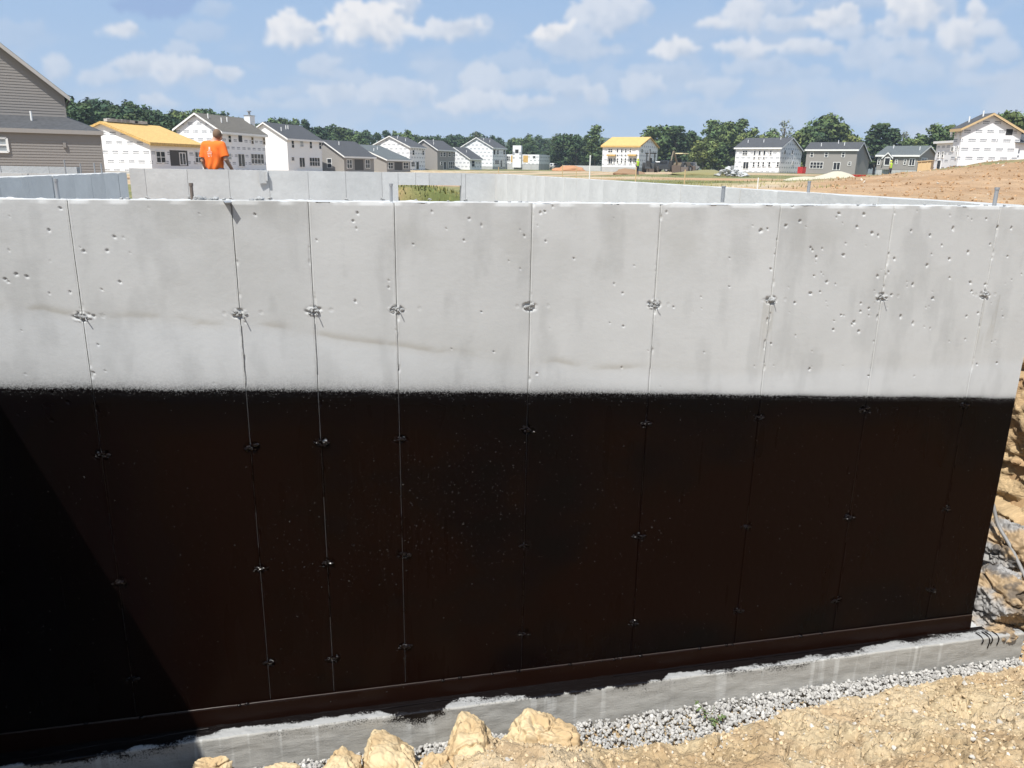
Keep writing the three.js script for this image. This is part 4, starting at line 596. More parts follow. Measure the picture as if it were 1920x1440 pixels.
house({ name: 'house', label: 'gabled two-storey wrapped house beside the roofless shell', c: 924, eaveY: 279, d: 225, turn: 62, eaveRight: true, eaveEnd: 948, peak: [894, 258.5], gableEnd: 866, wall: 5.1, wallMat: M.wrap, roofMat: M.shingle, eaveOpen: [[925.5, 281, 928.5, 290, 'o'], [931.5, 281, 935, 290], [943.5, 281, 947, 290], [927, 300, 935.5, 308, 'w', 3, 2], [938, 300, 941.5, 314, 'd', 1, 1]] });
// roofless shell with a square stack
{ const h = house({ name: 'house', label: 'roofless wrapped ground-floor shell with a square chimney stack', c: 1011, eaveY: 290, d: 228, turn: 22, eaveRight: false, eaveEnd: 948, peak: [1021, 290], gableEnd: 1031, wall: 2.6, wallMat: M.wrap, noRoof: true, eaveOpen: [[950, 292.5, 956.5, 302, 'w', 2, 2], [999, 292, 1004.5, 297, 'w', 1, 1]] });
  const q = (px) => Math.abs(alongTo(h.cp, h.e, px).s), yy = (px, py) => alongTo(h.cp, h.e, px, py).y; const a = q(979), b = q(963.5), y1 = yy(971, 273);
  const st = part('chimney', box(b - a, y1 - h.base + 1, 0.9, (a + b) / 2, (y1 + h.base - 1) / 2, -h.zs * 0.46), M.wrap, h.grp); part('chimney_shade', box(1.05, 1.0, 0.02, (a + b) / 2, yy(971, 284), -h.zs * 0.92), M.dark, st);  // thin dark piece paints the shade in the mouth of the stack
  part('sheathing_panel', box(q(981) - q(990), 1.9, 0.03, (q(981) + q(990)) / 2, yy(985, 298), -h.zs * 0.03), M.osb, h.grp); part('sheathing_panel', box(q(958) - q(961), 1.9, 0.03, (q(958) + q(961)) / 2, yy(960, 298), -h.zs * 0.03), M.osb, h.grp); }
// --- the right-hand row
const small = (list, y0, y1, ny = 2) => list.map(([a, b]) => [a, y0, b, y1, 'w', 1, ny]);
const yellow2 = house({ name: 'house', label: 'two-storey wrapped house with bare yellow sheathed roof in front of the trees', c: 1199, eaveY: 277, d: 175, turn: 20, eaveRight: false, eaveEnd: 1129, peak: [1218, 258.5], wall: 4.4, wallMat: M.wrap, roofMat: M.osb, fascia: M.osb, vents: [], gableEnd: 1232, frameMat: M.white,
  eaveOpen: [[1140, 278.5, 1149, 286.5, 'w', 2, 2], ...small([[1156, 1160], [1164, 1168], [1171.5, 1175.5]], 278.5, 286.5, 1), [1180, 278.5, 1184, 286.5], ...small([[1156, 1160], [1164, 1168], [1171.5, 1175]], 289, 293.5, 1), [1140.5, 296, 1148.5, 308, 'd', 2, 1], [1150, 296, 1153.5, 306], ...small([[1156, 1160], [1163.5, 1167.5], [1170.5, 1174.5]], 296, 306), [1180.5, 296, 1185, 306], [1187, 296, 1194, 306, 'w', 2, 2]], gableOpen: [[1202, 279, 1205, 287], [1217, 279, 1220, 287]] });
for (const [a, b] of [[1139, 1155], [1178, 1194]]) { const q = (px) => Math.abs(alongTo(yellow2.cp, yellow2.e, px).s), y = alongTo(yellow2.cp, yellow2.e, a, 291).y; part('bay_roof', box(q(a) - q(b), 0.35, 0.7, (q(a) + q(b)) / 2, y, -yellow2.zs * 0.36), M.osb, yellow2.grp); }
house({ name: 'house', label: 'two-storey wrapped house with charcoal roof and stacked window openings', c: 1464, eaveY: 280, d: 182, turn: 22, eaveRight: false, eaveEnd: 1378, peak: [1485, 259.5], gableEnd: 1502, wall: 5.1, wallMat: M.wrap, roofMat: M.shingle, vents: [0.2, 0.5, 0.85], frameMat: M.white,
  eaveOpen: [[1392, 282, 1402, 291, 'w', 2, 2], ...small([[1413, 1417.5], [1422, 1427], [1431, 1436]], 282, 291.5, 1), [1443, 282, 1447.5, 291], ...small([[1412, 1416.5], [1421, 1425], [1430, 1434.5]], 294, 298.5, 1), [1393, 303, 1404, 317, 'd', 2, 1], ...small([[1411, 1415.5], [1420, 1424.5], [1429, 1433.5], [1440, 1445], [1456, 1461]], 303, 313.5)], gableOpen: [[1470, 281, 1473, 290, 'w', 1, 1], [1484, 281, 1487, 290, 'w', 1, 1], [1485, 302, 1488, 309]] });
house({ name: 'house', label: 'grey sided two-storey house with white trim beside the red bin', c: 1608, eaveY: 283, d: 176, turn: 17, eaveRight: false, eaveEnd: 1511, peak: [1617, 268], wall: 4.85, wallMat: M.greySidingFar, roofMat: M.shingle, vents: [0.45, 0.3, 0.75], gableEnd: 1630,
  eaveOpen: [[1519, 285, 1525.5, 295, 'w', 1, 2], [1546, 285, 1553, 295, 'w', 1, 2], [1578, 285, 1584.5, 295, 'w', 1, 2], [1518.5, 303.5, 1543.5, 316, 'w', 4, 2], [1562, 304, 1575.5, 319, 'd', 2, 1], [1589.5, 303.5, 1596, 310.5, 'w', 1, 2]] });
const ranch = house({ name: 'house', label: 'grey single-storey house with greenish roof and small front gable on a pale foundation', c: 1722, eaveY: 294.5, d: 165, turn: 20, eaveRight: false, eaveEnd: 1645, peak: [1742, 275], wall: 2.6, wallMat: M.greySidingFar, roofMat: M.shingleGreen, vents: [0.1, 0.8], gableEnd: 1762, eaveOpen: [[1645.5, 298, 1650.5, 309], [1679, 298, 1683, 308], [1694.5, 298, 1699.5, 309], [1704.5, 297, 1715.5, 311, 'd', 2, 1]], gableOpen: [[1727, 296, 1738, 304, 'w', 2, 1]] });
{ const h = ranch, q = (px) => Math.abs(alongTo(h.cp, h.e, px).s), a = q(1675), b = q(1659), m = (a + b) / 2, Y = alongTo(h.cp, h.e, 1667, 295).y, P = alongTo(h.cp, h.e, 1667, 287).y, z0 = -h.zs * 0.7, z1 = h.zs * 2;
  const bay = part('front_gable', faces([[[a, h.base, z0], [b, h.base, z0], [b, Y, z0], [m, P, z0], [a, Y, z0]], [[a, h.base, z0], [a, h.base, z1], [a, Y, z1], [a, Y, z0]], [[b, h.base, z0], [b, h.base, z1], [b, Y, z1], [b, Y, z0]]]), M.greySidingFar, h.grp);
  part('gable_roof', faces([[[a - 0.25, Y - 0.2, z0 - h.zs * 0.2], [m, P + 0.08, z0 - h.zs * 0.2], [m, P + 0.08, z1], [a - 0.25, Y - 0.2, z1]], [[b + 0.25, Y - 0.2, z0 - h.zs * 0.2], [m, P + 0.08, z0 - h.zs * 0.2], [m, P + 0.08, z1], [b + 0.25, Y - 0.2, z1]]]), M.shingleGreen, bay); part('gable_trim', faces([[[a - 0.25, Y - 0.35, z0 - h.zs * 0.22], [m, P - 0.1, z0 - h.zs * 0.22], [m, P + 0.14, z0 - h.zs * 0.22], [a - 0.25, Y - 0.1, z0 - h.zs * 0.22]], [[b + 0.25, Y - 0.35, z0 - h.zs * 0.22], [m, P - 0.1, z0 - h.zs * 0.22], [m, P + 0.14, z0 - h.zs * 0.22], [b + 0.25, Y - 0.1, z0 - h.zs * 0.22]]]), M.trim, bay);
  const w = part('window', [box(1.1, 1.5, 0.05, m, (h.base + Y) / 2 + 0.35, z0 - h.zs * 0.03)], M.trim, bay); part('pane', box(0.85, 1.2, 0.03, m, (h.base + Y) / 2 + 0.35, z0 - h.zs * 0.05), M.glass, w); }
const big = house({ name: 'house', label: 'tall wrapped house with bare wood barge boards on the rise by the dirt mound', c: 1805, eaveY: 246, d: 105, turn: 62, eaveRight: false, eaveEnd: 1782, peak: [1860, 215], wall: 4.1, gableEnd: 1906, wallMat: M.wrap, roofMat: M.shingle, fascia: M.wood, vents: [0.3, 0.6], over: 0.4, eaveOpen: [[1783, 245, 1786, 257], [1791, 245, 1794, 257], [1800, 245, 1803, 257], [1783, 275, 1789, 284], [1793, 273, 1796, 297]], gableOpen: [[1886, 242, 1898.5, 253.5, 'o']] });
{ const h = big, z = (px) => Math.abs(alongTo(h.cp, h.g, px).s), y = (px, py) => alongTo(h.cp, h.g, px, py).y, a = z(1896), b = z(1960); // lower wing beyond the gable
  part('wing_wall', box(5, y(1900, 268) - h.base, b - a, 2.6, (y(1900, 268) + h.base) / 2, h.zs * (a + b) / 2), M.wrap, h.grp); part('wing_roof', faces([[[-0.3, y(1900, 268), h.zs * z(1897)], [-0.3, y(1900, 268), h.zs * b], [4, y(1900, 240), h.zs * b], [4, y(1900, 240), h.zs * z(1897)]]]), M.shingle, h.grp); }
house({ name: 'house', label: 'wrapped two-storey house half hidden behind the plywood booth', c: 1788, eaveY: 271, d: 128, turn: 60, eaveRight: false, eaveEnd: 1752, peak: [1800, 268], W: 8, wall: 4.6, wallMat: M.wrap, roofMat: M.shingle, vents: [], eaveOpen: [[1758, 284, 1762, 296], [1766, 283, 1770, 296], [1756, 300, 1764, 322, 'd', 1, 1]] });
house({ name: 'house', label: 'pale blue-grey house peeping out behind the grey sided one', c: 1630, eaveY: 288, d: 215, turn: 40, eaveRight: true, eaveEnd: 1652, peak: [1622, 276], wall: 5, wallMat: std([0.30, 0.36, 0.42], 0.8), roofMat: M.shingle, vents: [] });

// --- the near grey sided house on the left, its siding boards built one by one
{
  const view = groundDir(60), right = new THREE.Vector3(-view.z, 0, view.x), o = atRange(193, 300, 57), turn = Math.atan2(-right.z, right.x);
  const g = thing('house', 'grey vinyl-sided two-storey house with a low hip-roofed wing, close by on the left', 'house', [o.x, 0, o.z], turn);
  // local x runs right along the wall, local z towards the camera
  const lx = (px, py, z) => { const r = pixelRay(px, py); const n = new THREE.Vector3(Math.sin(turn), 0, Math.cos(turn)), p = o.clone().addScaledVector(n, z); const t = (p.clone().sub(EYE)).dot(n) / r.dot(n), q = EYE.clone().addScaledVector(r, t).sub(o); return { x: q.x * Math.cos(turn) - q.z * Math.sin(turn), y: EYE.y + r.y * t }; };
  const wingEave = lx(193, 247, 0).y, x0 = -16, wingZ = 0, backZ = -2.6, base = 0.9, upR = lx(121, 200, backZ).x, upEave = lx(117, 176, backZ).y, roofTop = lx(60, 217, backZ).y, pkX = lx(-27, 64, backZ).x, pkY = lx(-27, 64, backZ).y, slope = (pkY - upEave) / (upR - pkX);
  part('wing_core', box(-x0 - 0.1, wingEave - base, 8, x0 / 2, (wingEave + base) / 2, -4.06), M.greySiding, g);
  part('upper_core', faces([[[2 * pkX - upR, wingEave - 0.2, backZ - 0.04], [upR, wingEave - 0.2, backZ - 0.04], [upR, upEave, backZ - 0.04], [pkX, pkY - 0.04, backZ - 0.04], [2 * pkX - upR, upEave, backZ - 0.04]], [[upR, wingEave - 0.2, backZ - 0.04], [upR, wingEave - 0.2, backZ - 10], [upR, upEave, backZ - 10], [upR, upEave, backZ - 0.04]]]), M.greySiding, g);
  const lap = 0.165;
  const board = (xa, xb, y, z, cut) => { const t = 0.022, yb = y, yt = y + lap + 0.004; return faces([[[xa, yb, z + t], [xb, yb, z + t], [cut ? cut(yt) : xb, yt, z + 0.003], [xa, yt, z + 0.003]], Object.assign([[xa, yb, z - 0.01], [xb, yb, z - 0.01], [xb, yb, z + t], [xa, yb, z + t]], { down: 1 })]); };
  for (let y = base + 0.2; y < wingEave - 0.1; y += lap) part('siding_board', board(x0, -0.02, y, wingZ), M.greySiding, g);
  for (let y = roofTop - 0.5; y < pkY - 0.2; y += lap) { const lim = (yy) => Math.min(upR - 0.02, upR - (yy - upEave) / slope - 0.02); part('siding_board', board(-13, lim(y), y, backZ, lim), M.greySiding, g); }
  part('corner_post', [box(0.1, wingEave - base, 0.1, 0, (wingEave + base) / 2, wingZ - 0.02), box(0.1, upEave - roofTop + 0.3, 0.1, upR, (upEave + roofTop) / 2 - 0.1, backZ - 0.02)], M.greySiding, g);
  const oh = 0.16, eY = wingEave + 0.02, wr = part('wing_roof', faces([[[x0, eY, oh], [oh, eY, oh], [upR, roofTop, backZ], [x0, roofTop, backZ]], [[oh, eY, oh], [oh, eY, -8.4], [upR, roofTop + 0.3, -6], [upR, roofTop, backZ]]]), M.shingle, g);
  part('fascia', [box(oh - x0, 0.24, 0.03, (oh + x0) / 2, eY - 0.11, oh + 0.02), box(0.03, 0.24, 8.8, oh + 0.02, eY - 0.11, -4)], std([0.30, 0.28, 0.265], 0.7), wr); part('soffit', box(oh - x0, 0.02, oh, (oh + x0) / 2, eY - 0.2, oh / 2), M.greySiding, wr);
  const ur = part('roof', faces([[[upR + 0.35, upEave - slope * 0.35 + 0.15, backZ + 0.35], [pkX, pkY + 0.15, backZ + 0.35], [pkX, pkY + 0.15, backZ - 10], [upR + 0.35, upEave - slope * 0.35 + 0.15, backZ - 10]], [[2 * pkX - upR - 0.35, upEave - slope * 0.35 + 0.15, backZ + 0.35], [pkX, pkY + 0.15, backZ + 0.35], [pkX, pkY + 0.15, backZ - 10], [2 * pkX - upR - 0.35, upEave - slope * 0.35 + 0.15, backZ - 10]]]), M.shingle, g);
  part('barge_board', faces([[[upR + 0.36, upEave - slope * 0.36 - 0.14, backZ + 0.36], [upR + 0.36, upEave - slope * 0.36 + 0.13, backZ + 0.36], [pkX, pkY + 0.13, backZ + 0.36], [pkX, pkY - 0.14, backZ + 0.36]], [[upR + 0.36, upEave - slope * 0.36 - 0.10, backZ + 0.36], [upR + 0.36, upEave - slope * 0.36 + 0.12, backZ + 0.36], [upR + 0.36, upEave - slope * 0.36 + 0.12, backZ - 10], [upR + 0.36, upEave - slope * 0.36 - 0.1, backZ - 10]]]), std([0.42, 0.40, 0.38], 0.7), ur);
  part('soffit', faces([Object.assign([[upR + 0.35, upEave - slope * 0.35 - 0.12, backZ + 0.35], [pkX, pkY - 0.14, backZ + 0.35], [pkX, pkY - 0.14, backZ], [upR + 0.35, upEave - slope * 0.35 - 0.12, backZ]], { down: 1 })]), std([0.42, 0.40, 0.38], 0.7), ur);
  { const v = lx(59, 221, -1.6); part('vent_pipe', cyl(0.06, 0.06, 0.6, v.x, v.y + 0.1, -1.6, 8), M.trim, wr); }
  { const a = lx(-18, 258, 0.04), b = lx(16, 285, 0.04), w = b.x - a.x, h = a.y - b.y, cx = (a.x + b.x) / 2, cy = (a.y + b.y) / 2; const win = part('window', [box(w, 0.12, 0.08, cx, a.y, 0.05), box(w, 0.12, 0.08, cx, b.y, 0.05), box(0.12, h, 0.08, a.x, cy, 0.05), box(0.12, h, 0.08, b.x, cy, 0.05), box(w, 0.08, 0.06, cx, cy, 0.05)], M.white, g); part('pane', box(w - 0.1, h - 0.1, 0.02, cx, cy, 0.035), M.palePane, win); }
  { const a = lx(121, 272, 0.04); part('hose_bib', [box(0.16, 0.3, 0.10, a.x, a.y, 0.06)], M.greySiding, g); }
}
// bundles of shingles laid along the yellow ridge
{ const h = yellowHouse, bundle = box(0.9, 0.28, 0.45), mat = std([0.42, 0.41, 0.40], 0.9); for (let k = 0; k < 15; k++) { const s = h.L * 0.10 + k * 0.62 * (h.L / 14); if (s > h.L * 0.86) break; const m = solo('shingle_bundle', 'grey bundle of shingles laid on the yellow ridge', 'shingles', bundle, mat, null, 0, 'shingle bundles on the yellow ridge'); const p = new THREE.Vector3(...h.T(s, h.ridgeH + 0.36 + R(0, 0.06), h.tr - 0.05)).applyAxisAngle(new THREE.Vector3(0, 1, 0), h.grp.rotation.y).add(h.grp.position); m.position.copy(p); m.rotation.y = h.grp.rotation.y; } }

// unseen pale slab added inside the basement to bounce light onto its walls
{ const g = gridMesh(lines([-2.6, 3.4, 0.3]), lines([-13.85, -0.22, 0.4]), (x, z) => -0.02 + 0.01 * (fbm(x, z, 3) - 0.5), () => [1, 1, 1]); g.deleteAttribute('color'); struct('bounce_floor', g, M.freshConcrete); }
// the crumbling face of the cut beside the wall corner
{ const zs = lines([-5, -2.6, 0.05], [-2.6, 0.9, 0.016]), ys = lines([-0.35, 2.35, 0.016]), P = [], U = [], C = [], I = [], n = zs.length;
  ys.forEach((y, j) => zs.forEach((z, i) => { const t = clamp((y + 0.3) / 2.6); const lumps = worley(z * 9 + 0.6 * fbm(z * 6, y * 6, 2), y * 9 + 0.6 * fbm(z * 6 + 9, y * 6, 2));
    const x = 4.16 + 0.62 * t + 0.30 * (fbm(z * 1.6, y * 1.6, 4) - 0.5) - 0.012 * Math.min(0.35, lumps) / 0.35 - 0.16 * (fbm(z * 9 + 4, y * 9, 5) - 0.5) - 0.03 * Math.min(0.3, worley(z * 40, y * 40)) - 0.012 * (hash2(i, j) - 0.5) + 0.10 * smooth(0.48, 0.56, fbm(z * 0.8 + 3, y * 5, 3)) + (z > 0 ? 0.8 * z * z : 0);
    P.push(x, y, z); U.push(z, y); const n2 = fbm(z * 3, y * 3 + 40, 4); let c = mix3(soilA, [0.36, 0.24, 0.13], smooth(0.4, 0.6, n2)); c = mix3(c, soilRed, 0.6 * smooth(0.55, 0.7, fbm(z * 2 + 9, y * 4, 3))); const k = 0.85 + 0.3 * fbm(z * 30, y * 30, 2); C.push(c[0] * k, c[1] * k, c[2] * k);
    if (i && j) { const k2 = j * n + i; I.push(k2 - n - 1, k2 - 1, k2 - n, k2 - n, k2 - 1, k2); } }));
  const g = new THREE.BufferGeometry(); g.setAttribute('position', new THREE.Float32BufferAttribute(P, 3)); g.setAttribute('uv', new THREE.Float32BufferAttribute(U, 2)); g.setAttribute('color', new THREE.Float32BufferAttribute(C, 3)); g.setIndex(I); g.computeVertexNormals(); struct('cut_bank', g, M.bank); }

// ================================================================ TREES
function treeShapes(seed, o) {
  const q = mulberry(seed), r = (a, b) => a + (b - a) * q(), P = [], Nn = [], C = [], U = [], trunk = [];
  const H = o.h, clumps = [];
  trunk.push(tube([[0, -1.5, 0], [r(-0.1, 0.1), H * 0.2, r(-0.1, 0.1)], [r(-0.2, 0.2), H * 0.5, r(-0.2, 0.2)], [r(-0.2, 0.2), H * 0.82, r(-0.2, 0.2)]], o.tr || 0.2, 10, 7));
  for (let k = 0; k < o.n; k++) {
    const t = Math.pow(q(), 0.8), y = H * mix(o.low, 0.97, t), az = r(0, 6.283), env = o.shape(t) * o.w, rad = env * Math.sqrt(r(0.15, 1)) * r(0.75, 1.12);
    const c = new THREE.Vector3(Math.cos(az) * rad, y + r(-0.4, 0.4), Math.sin(az) * rad), cr = o.cr * r(0.7, 1.35); clumps.push([c, cr]);
    if (k % 3 === 0) trunk.push(tube([[0, y * 0.72, 0], [c.x * 0.45, mix(y * 0.8, c.y, 0.5), c.z * 0.45], [c.x, c.y, c.z]], o.limb || 0.06, 5, 4));
    const tone = r(0.62, 1.35), warm = r(-0.12, 0.12);
    for (let m = 0; m < o.leaves; m++) {
      const d = new THREE.Vector3(r(-1, 1), r(-1, 1), r(-1, 1)).normalize(), p = c.clone().addScaledVector(d, cr * Math.pow(q(), 0.4)); p.y = c.y + (p.y - c.y) * (o.flat || 0.8);
      const nrm = d.clone().add(new THREE.Vector3(r(-0.8, 0.8), r(-0.4, 0.9), r(-0.8, 0.8))).normalize(), a = new THREE.Vector3(r(-1, 1), r(-1, 1), r(-1, 1)).cross(nrm).normalize(), b = nrm.clone().cross(a), s = o.leaf * r(0.6, 1.3), s2 = s * r(0.45, 0.8), tn = tone * r(0.8, 1.2);
      const v = [p.clone().addScaledVector(a, -s), p.clone().addScaledVector(b, -s2), p.clone().addScaledVector(a, s), p.clone().addScaledVector(b, s2)];
      for (const i of [0, 1, 2, 0, 2, 3]) { P.push(v[i].x, v[i].y, v[i].z); Nn.push(nrm.x, nrm.y, nrm.z); C.push(tn * (1 + warm), tn, tn * (1 - warm)); U.push(0, 0); }
    }
  }
  const g = new THREE.BufferGeometry(); g.setAttribute('position', new THREE.Float32BufferAttribute(P, 3)); g.setAttribute('normal', new THREE.Float32BufferAttribute(Nn, 3)); g.setAttribute('color', new THREE.Float32BufferAttribute(C, 3)); g.setAttribute('uv', new THREE.Float32BufferAttribute(U, 2));
  return { crown: g, trunk: merge(trunk), h: H };
}
const dome = (t) => Math.sqrt(Math.max(0.03, 1 - Math.pow(2 * t - 0.85, 2) * 0.75)), cone = (t) => 0.18 + 0.95 * (1 - t), egg = (t) => Math.sqrt(Math.max(0.03, 1 - Math.pow(2 * t - 0.7, 2) * 0.7));
const shapes = {
  broad: [1, 2, 3].map((s) => treeShapes(s * 11, { h: 12, w: 4.6, low: 0.16, n: 60, cr: 1.35, leaves: 46, leaf: 0.42, shape: dome })),
  tall: [4, 5].map((s) => treeShapes(s * 11, { h: 16, w: 3.2, low: 0.2, n: 58, cr: 1.25, leaves: 42, leaf: 0.42, shape: egg })),
  pine: [6, 7].map((s) => treeShapes(s * 11, { h: 14, w: 3.9, low: 0.1, n: 64, cr: 1.15, leaves: 44, leaf: 0.40, shape: cone, flat: 0.5 })),
  sparse: [8, 9].map((s) => treeShapes(s * 11, { h: 14, w: 3.0, low: 0.25, n: 46, cr: 0.9, leaves: 9, leaf: 0.3, shape: egg, limb: 0.11, tr: 0.26 })),
};
const leafMat = (rgb) => new THREE.MeshPhysicalMaterial({ color: new THREE.Color().setRGB(...rgb), vertexColors: true, roughness: 0.85, specularIntensity: 0.3, transmission: 0, side: THREE.DoubleSide });
M.bark = std([0.13, 0.11, 0.09], 0.95);
const LEAF = { deep: leafMat([0.048, 0.076, 0.034]), mid: leafMat([0.090, 0.128, 0.048]), bright: leafMat([0.14, 0.17, 0.058]), pale: leafMat([0.17, 0.19, 0.13]), blue: leafMat([0.042, 0.072, 0.040]) };
function plant(kind, tone, px, topY, d, spread, label, group) {
  const set = shapes[kind], s = set[Math.floor(hash2(px | 0, d | 0) * set.length)], p = atRange(px, topY, d), y0 = land(p.x, p.z) - 0.4, h = p.y - y0, k = h / s.h;
  const t = thing('tree', label, 'tree', [p.x, y0, p.z], hash2(px | 0, 7) * 6.28, group); const w = spread ? spread : k * (0.9 + 0.3 * hash2(px | 0, 3));
  part('trunk', s.trunk, M.bark, t); part('crown', s.crown, LEAF[tone], t); t.scale.set(w, k, w); return t;
}
// skyline of the woods, by column of the photograph
const skyline = [[100, 188], [130, 184], [150, 182], [180, 190], [210, 198], [245, 190], [275, 200], [300, 209], [335, 205], [362, 208], [420, 215], [500, 226], [525, 226], [541, 220], [560, 226], [590, 231], [620, 236], [650, 240], [680, 245], [710, 249], [740, 247], [780, 249], [820, 253], [850, 258], [880, 252], [905, 247], [930, 253], [955, 259], [980, 252], [1005, 256], [1030, 262]];
const tones = ['deep', 'deep', 'mid', 'blue'];
for (let px = 96; px < 1036; px += 15 + 7 * hash2(px, 4)) { const d = 165 + 70 * hash2(Math.round(px), 9) + (px > 500 ? 55 : 0) + (px > 830 ? 60 : 0); const kd = hash2(Math.round(px), 21) < 0.72 ? 'broad' : 'tall'; const y = interp(skyline, px) + 9 * hash2(Math.round(px), 31) - 2; const left = px < 470; plant(kd, tones[Math.floor(hash2(Math.round(px), 41) * 4)], px, y, d, 0, left ? (kd === 'broad' ? 'dark broad-crowned tree in the wood behind the yellow-roofed low house' : 'dark tall tree in the wood behind the yellow-roofed low house') : (kd === 'broad' ? 'dark broad-crowned tree on the ridge behind the row of new houses' : 'dark tall tree on the ridge behind the row of new houses'), left ? 'wood on the left' : 'wood behind the row'); }
for (let px = 104; px < 1040; px += 24) { const d = 150 + (px > 500 ? 70 : 0) + (px > 640 ? 45 : 0) + 20 * hash2(px, 77); plant('broad', tones[px % 4], px, interp(skyline, px) + 16 + 8 * hash2(px, 5), d, 0, px < 470 ? 'lower tree filling the front of the wood behind the yellow-roofed low house' : 'lower tree filling the front of the ridge behind the row of new houses', px < 470 ? 'front of the left wood' : 'front of the ridge wood'); }
const single = [
  ['sparse', 'pale', 893, 246, 250, 0, 'thin grey-green tree standing above the gabled wrapped house'],
  ['broad', 'deep', 1058, 249, 240, 0, 'round dark tree standing alone behind the white pickup'], ['broad', 'deep', 1082, 256, 236, 0, 'dark tree at the edge of the gap with the far hill'],
  ['tall', 'mid', 1118, 236, 235, 0.95, 'tall slim tree beside the two-storey yellow roof'], ['tall', 'deep', 1100, 255, 245, 0, 'dark narrow tree left of the tall slim one'],
  ['broad', 'mid', 1238, 234, 215, 1.35, 'wide mid-green tree right behind the two-storey yellow roof'], ['pine', 'deep', 1270, 237, 212, 1.2, 'dense dark conifer behind the parked trucks'], ['broad', 'deep', 1296, 250, 222, 0, 'dark tree behind the backhoe'],
  ['broad', 'bright', 1322, 262, 200, 0.85, 'bright green young tree by the rubble heap'], ['tall', 'mid', 1338, 226, 232, 1.2, 'tall mid-green tree behind the bright young one'], ['broad', 'mid', 1362, 226, 226, 1.0, 'leafy tree next to the tall mid-green one'], ['pine', 'mid', 1352, 268, 203, 0.75, 'low conifer behind the rubble heap'],
  ['tall', 'mid', 1392, 226, 236, 1.1, 'tall tree rising over the charcoal roof with stacked windows'], ['broad', 'bright', 1415, 243, 222, 1.0, 'bright tree behind the charcoal roof with stacked windows'], ['broad', 'mid', 1445, 244, 226, 1.0, 'mid-green tree behind the ridge of the charcoal roof'],
  ['sparse', 'pale', 1474, 221, 225, 1.0, 'bare-looking pale tree between the wrapped and grey houses'], ['broad', 'bright', 1503, 248, 215, 0.9, 'bright tree beside the bare-looking pale one'], ['broad', 'mid', 1522, 236, 222, 1.0, 'rounded tree left of the tallest crown'],
  ['broad', 'mid', 1547, 221, 215, 1.35, 'tallest broad crown behind the grey sided house'], ['pine', 'deep', 1540, 250, 205, 0.8, 'dark conifer in front of the tallest crown'], ['broad', 'mid', 1580, 234, 218, 1.15, 'broad tree right of the tallest crown'], ['broad', 'bright', 1603, 252, 214, 0.8, 'small bright tree over the grey house gable'],
  ['pine', 'deep', 1651, 232, 205, 1.35, 'big dark pine behind the greenish roof'], ['pine', 'deep', 1676, 242, 210, 1.0, 'smaller dark pine beside the big one'], ['sparse', 'pale', 1697, 245, 220, 0.8, 'bare twiggy tree right of the pines'], ['broad', 'mid', 1718, 254, 212, 0.9, 'low tree between bare twigs and the lacy tree'], ['broad', 'bright', 1730, 262, 205, 0.8, 'bright low tree over the greenish roof'],
  ['tall', 'mid', 1756, 234, 190, 0.85, 'lacy tree left of the tall wrapped house'], ['broad', 'mid', 1776, 240, 192, 0.85, 'tree against the side of the tall wrapped house'], ['broad', 'mid', 1906, 206, 150, 0.85, 'leafy tree rising behind the tall wrapped house'], ['broad', 'deep', 1640, 262, 230, 0, 'dark tree seen over the pale blue-grey house'], ['broad', 'mid', 1185, 262, 245, 0, 'low tree hidden behind the two-storey yellow roof'],
];
for (const [k, t, px, y, d, s, l] of single) plant(k, t, px, y, d, s, l);
for (let px = 1040; px < 1800; px += 21) { if (px > 1128 && px < 1200) continue; plant('broad', ['mid', 'deep', 'bright', 'mid'][Math.floor(hash2(px, 2) * 4)], px, interp([[1040, 272], [1100, 278], [1230, 262], [1340, 258], [1500, 260], [1600, 262], [1700, 268], [1800, 268]], px) + 8 * hash2(px, 3), 238 + 14 * hash2(px, 8), 0, 'background tree in the belt behind the right-hand houses', 'tree belt behind the right-hand houses'); }
// far wooded hill
{ const hillC = atRange(1150, 300, 900), dir = groundDir(1150), rt = new THREE.Vector3(-dir.z, 0, dir.x), us = lines([-420, 520, 7]), vs = lines([-90, 260, 8]), P = [], C = [], U = [], I = [], n = us.length;
  vs.forEach((v, j) => us.forEach((u, i) => { const e = Math.exp(-Math.pow(u / 300, 2)) * smooth(-90, 60, v) * smooth(260, 150, v), crown = fbm(u * 0.07, v * 0.07, 4); const p = hillC.clone().addScaledVector(rt, u).addScaledVector(dir, v); P.push(p.x, 1.5 + e * 34 + 6 * (fbm(u * 0.01, v * 0.01 + 3, 3) - 0.5) * e + 5 * crown * e, p.z); const k = 0.7 + 0.6 * crown; C.push(0.040 * k, 0.060 * k, 0.028 * k); U.push(u, v); if (i && j) { const q = j * n + i; I.push(q - n - 1, q - n, q - 1, q - n, q, q - 1); } }));
  const g = new THREE.BufferGeometry(); g.setAttribute('position', new THREE.Float32BufferAttribute(P, 3)); g.setAttribute('color', new THREE.Float32BufferAttribute(C, 3)); g.setAttribute('uv', new THREE.Float32BufferAttribute(U, 2)); g.setIndex(I); g.computeVertexNormals(); struct('hill', g, new THREE.MeshStandardMaterial({ vertexColors: true, roughness: 1, side: THREE.DoubleSide })); }

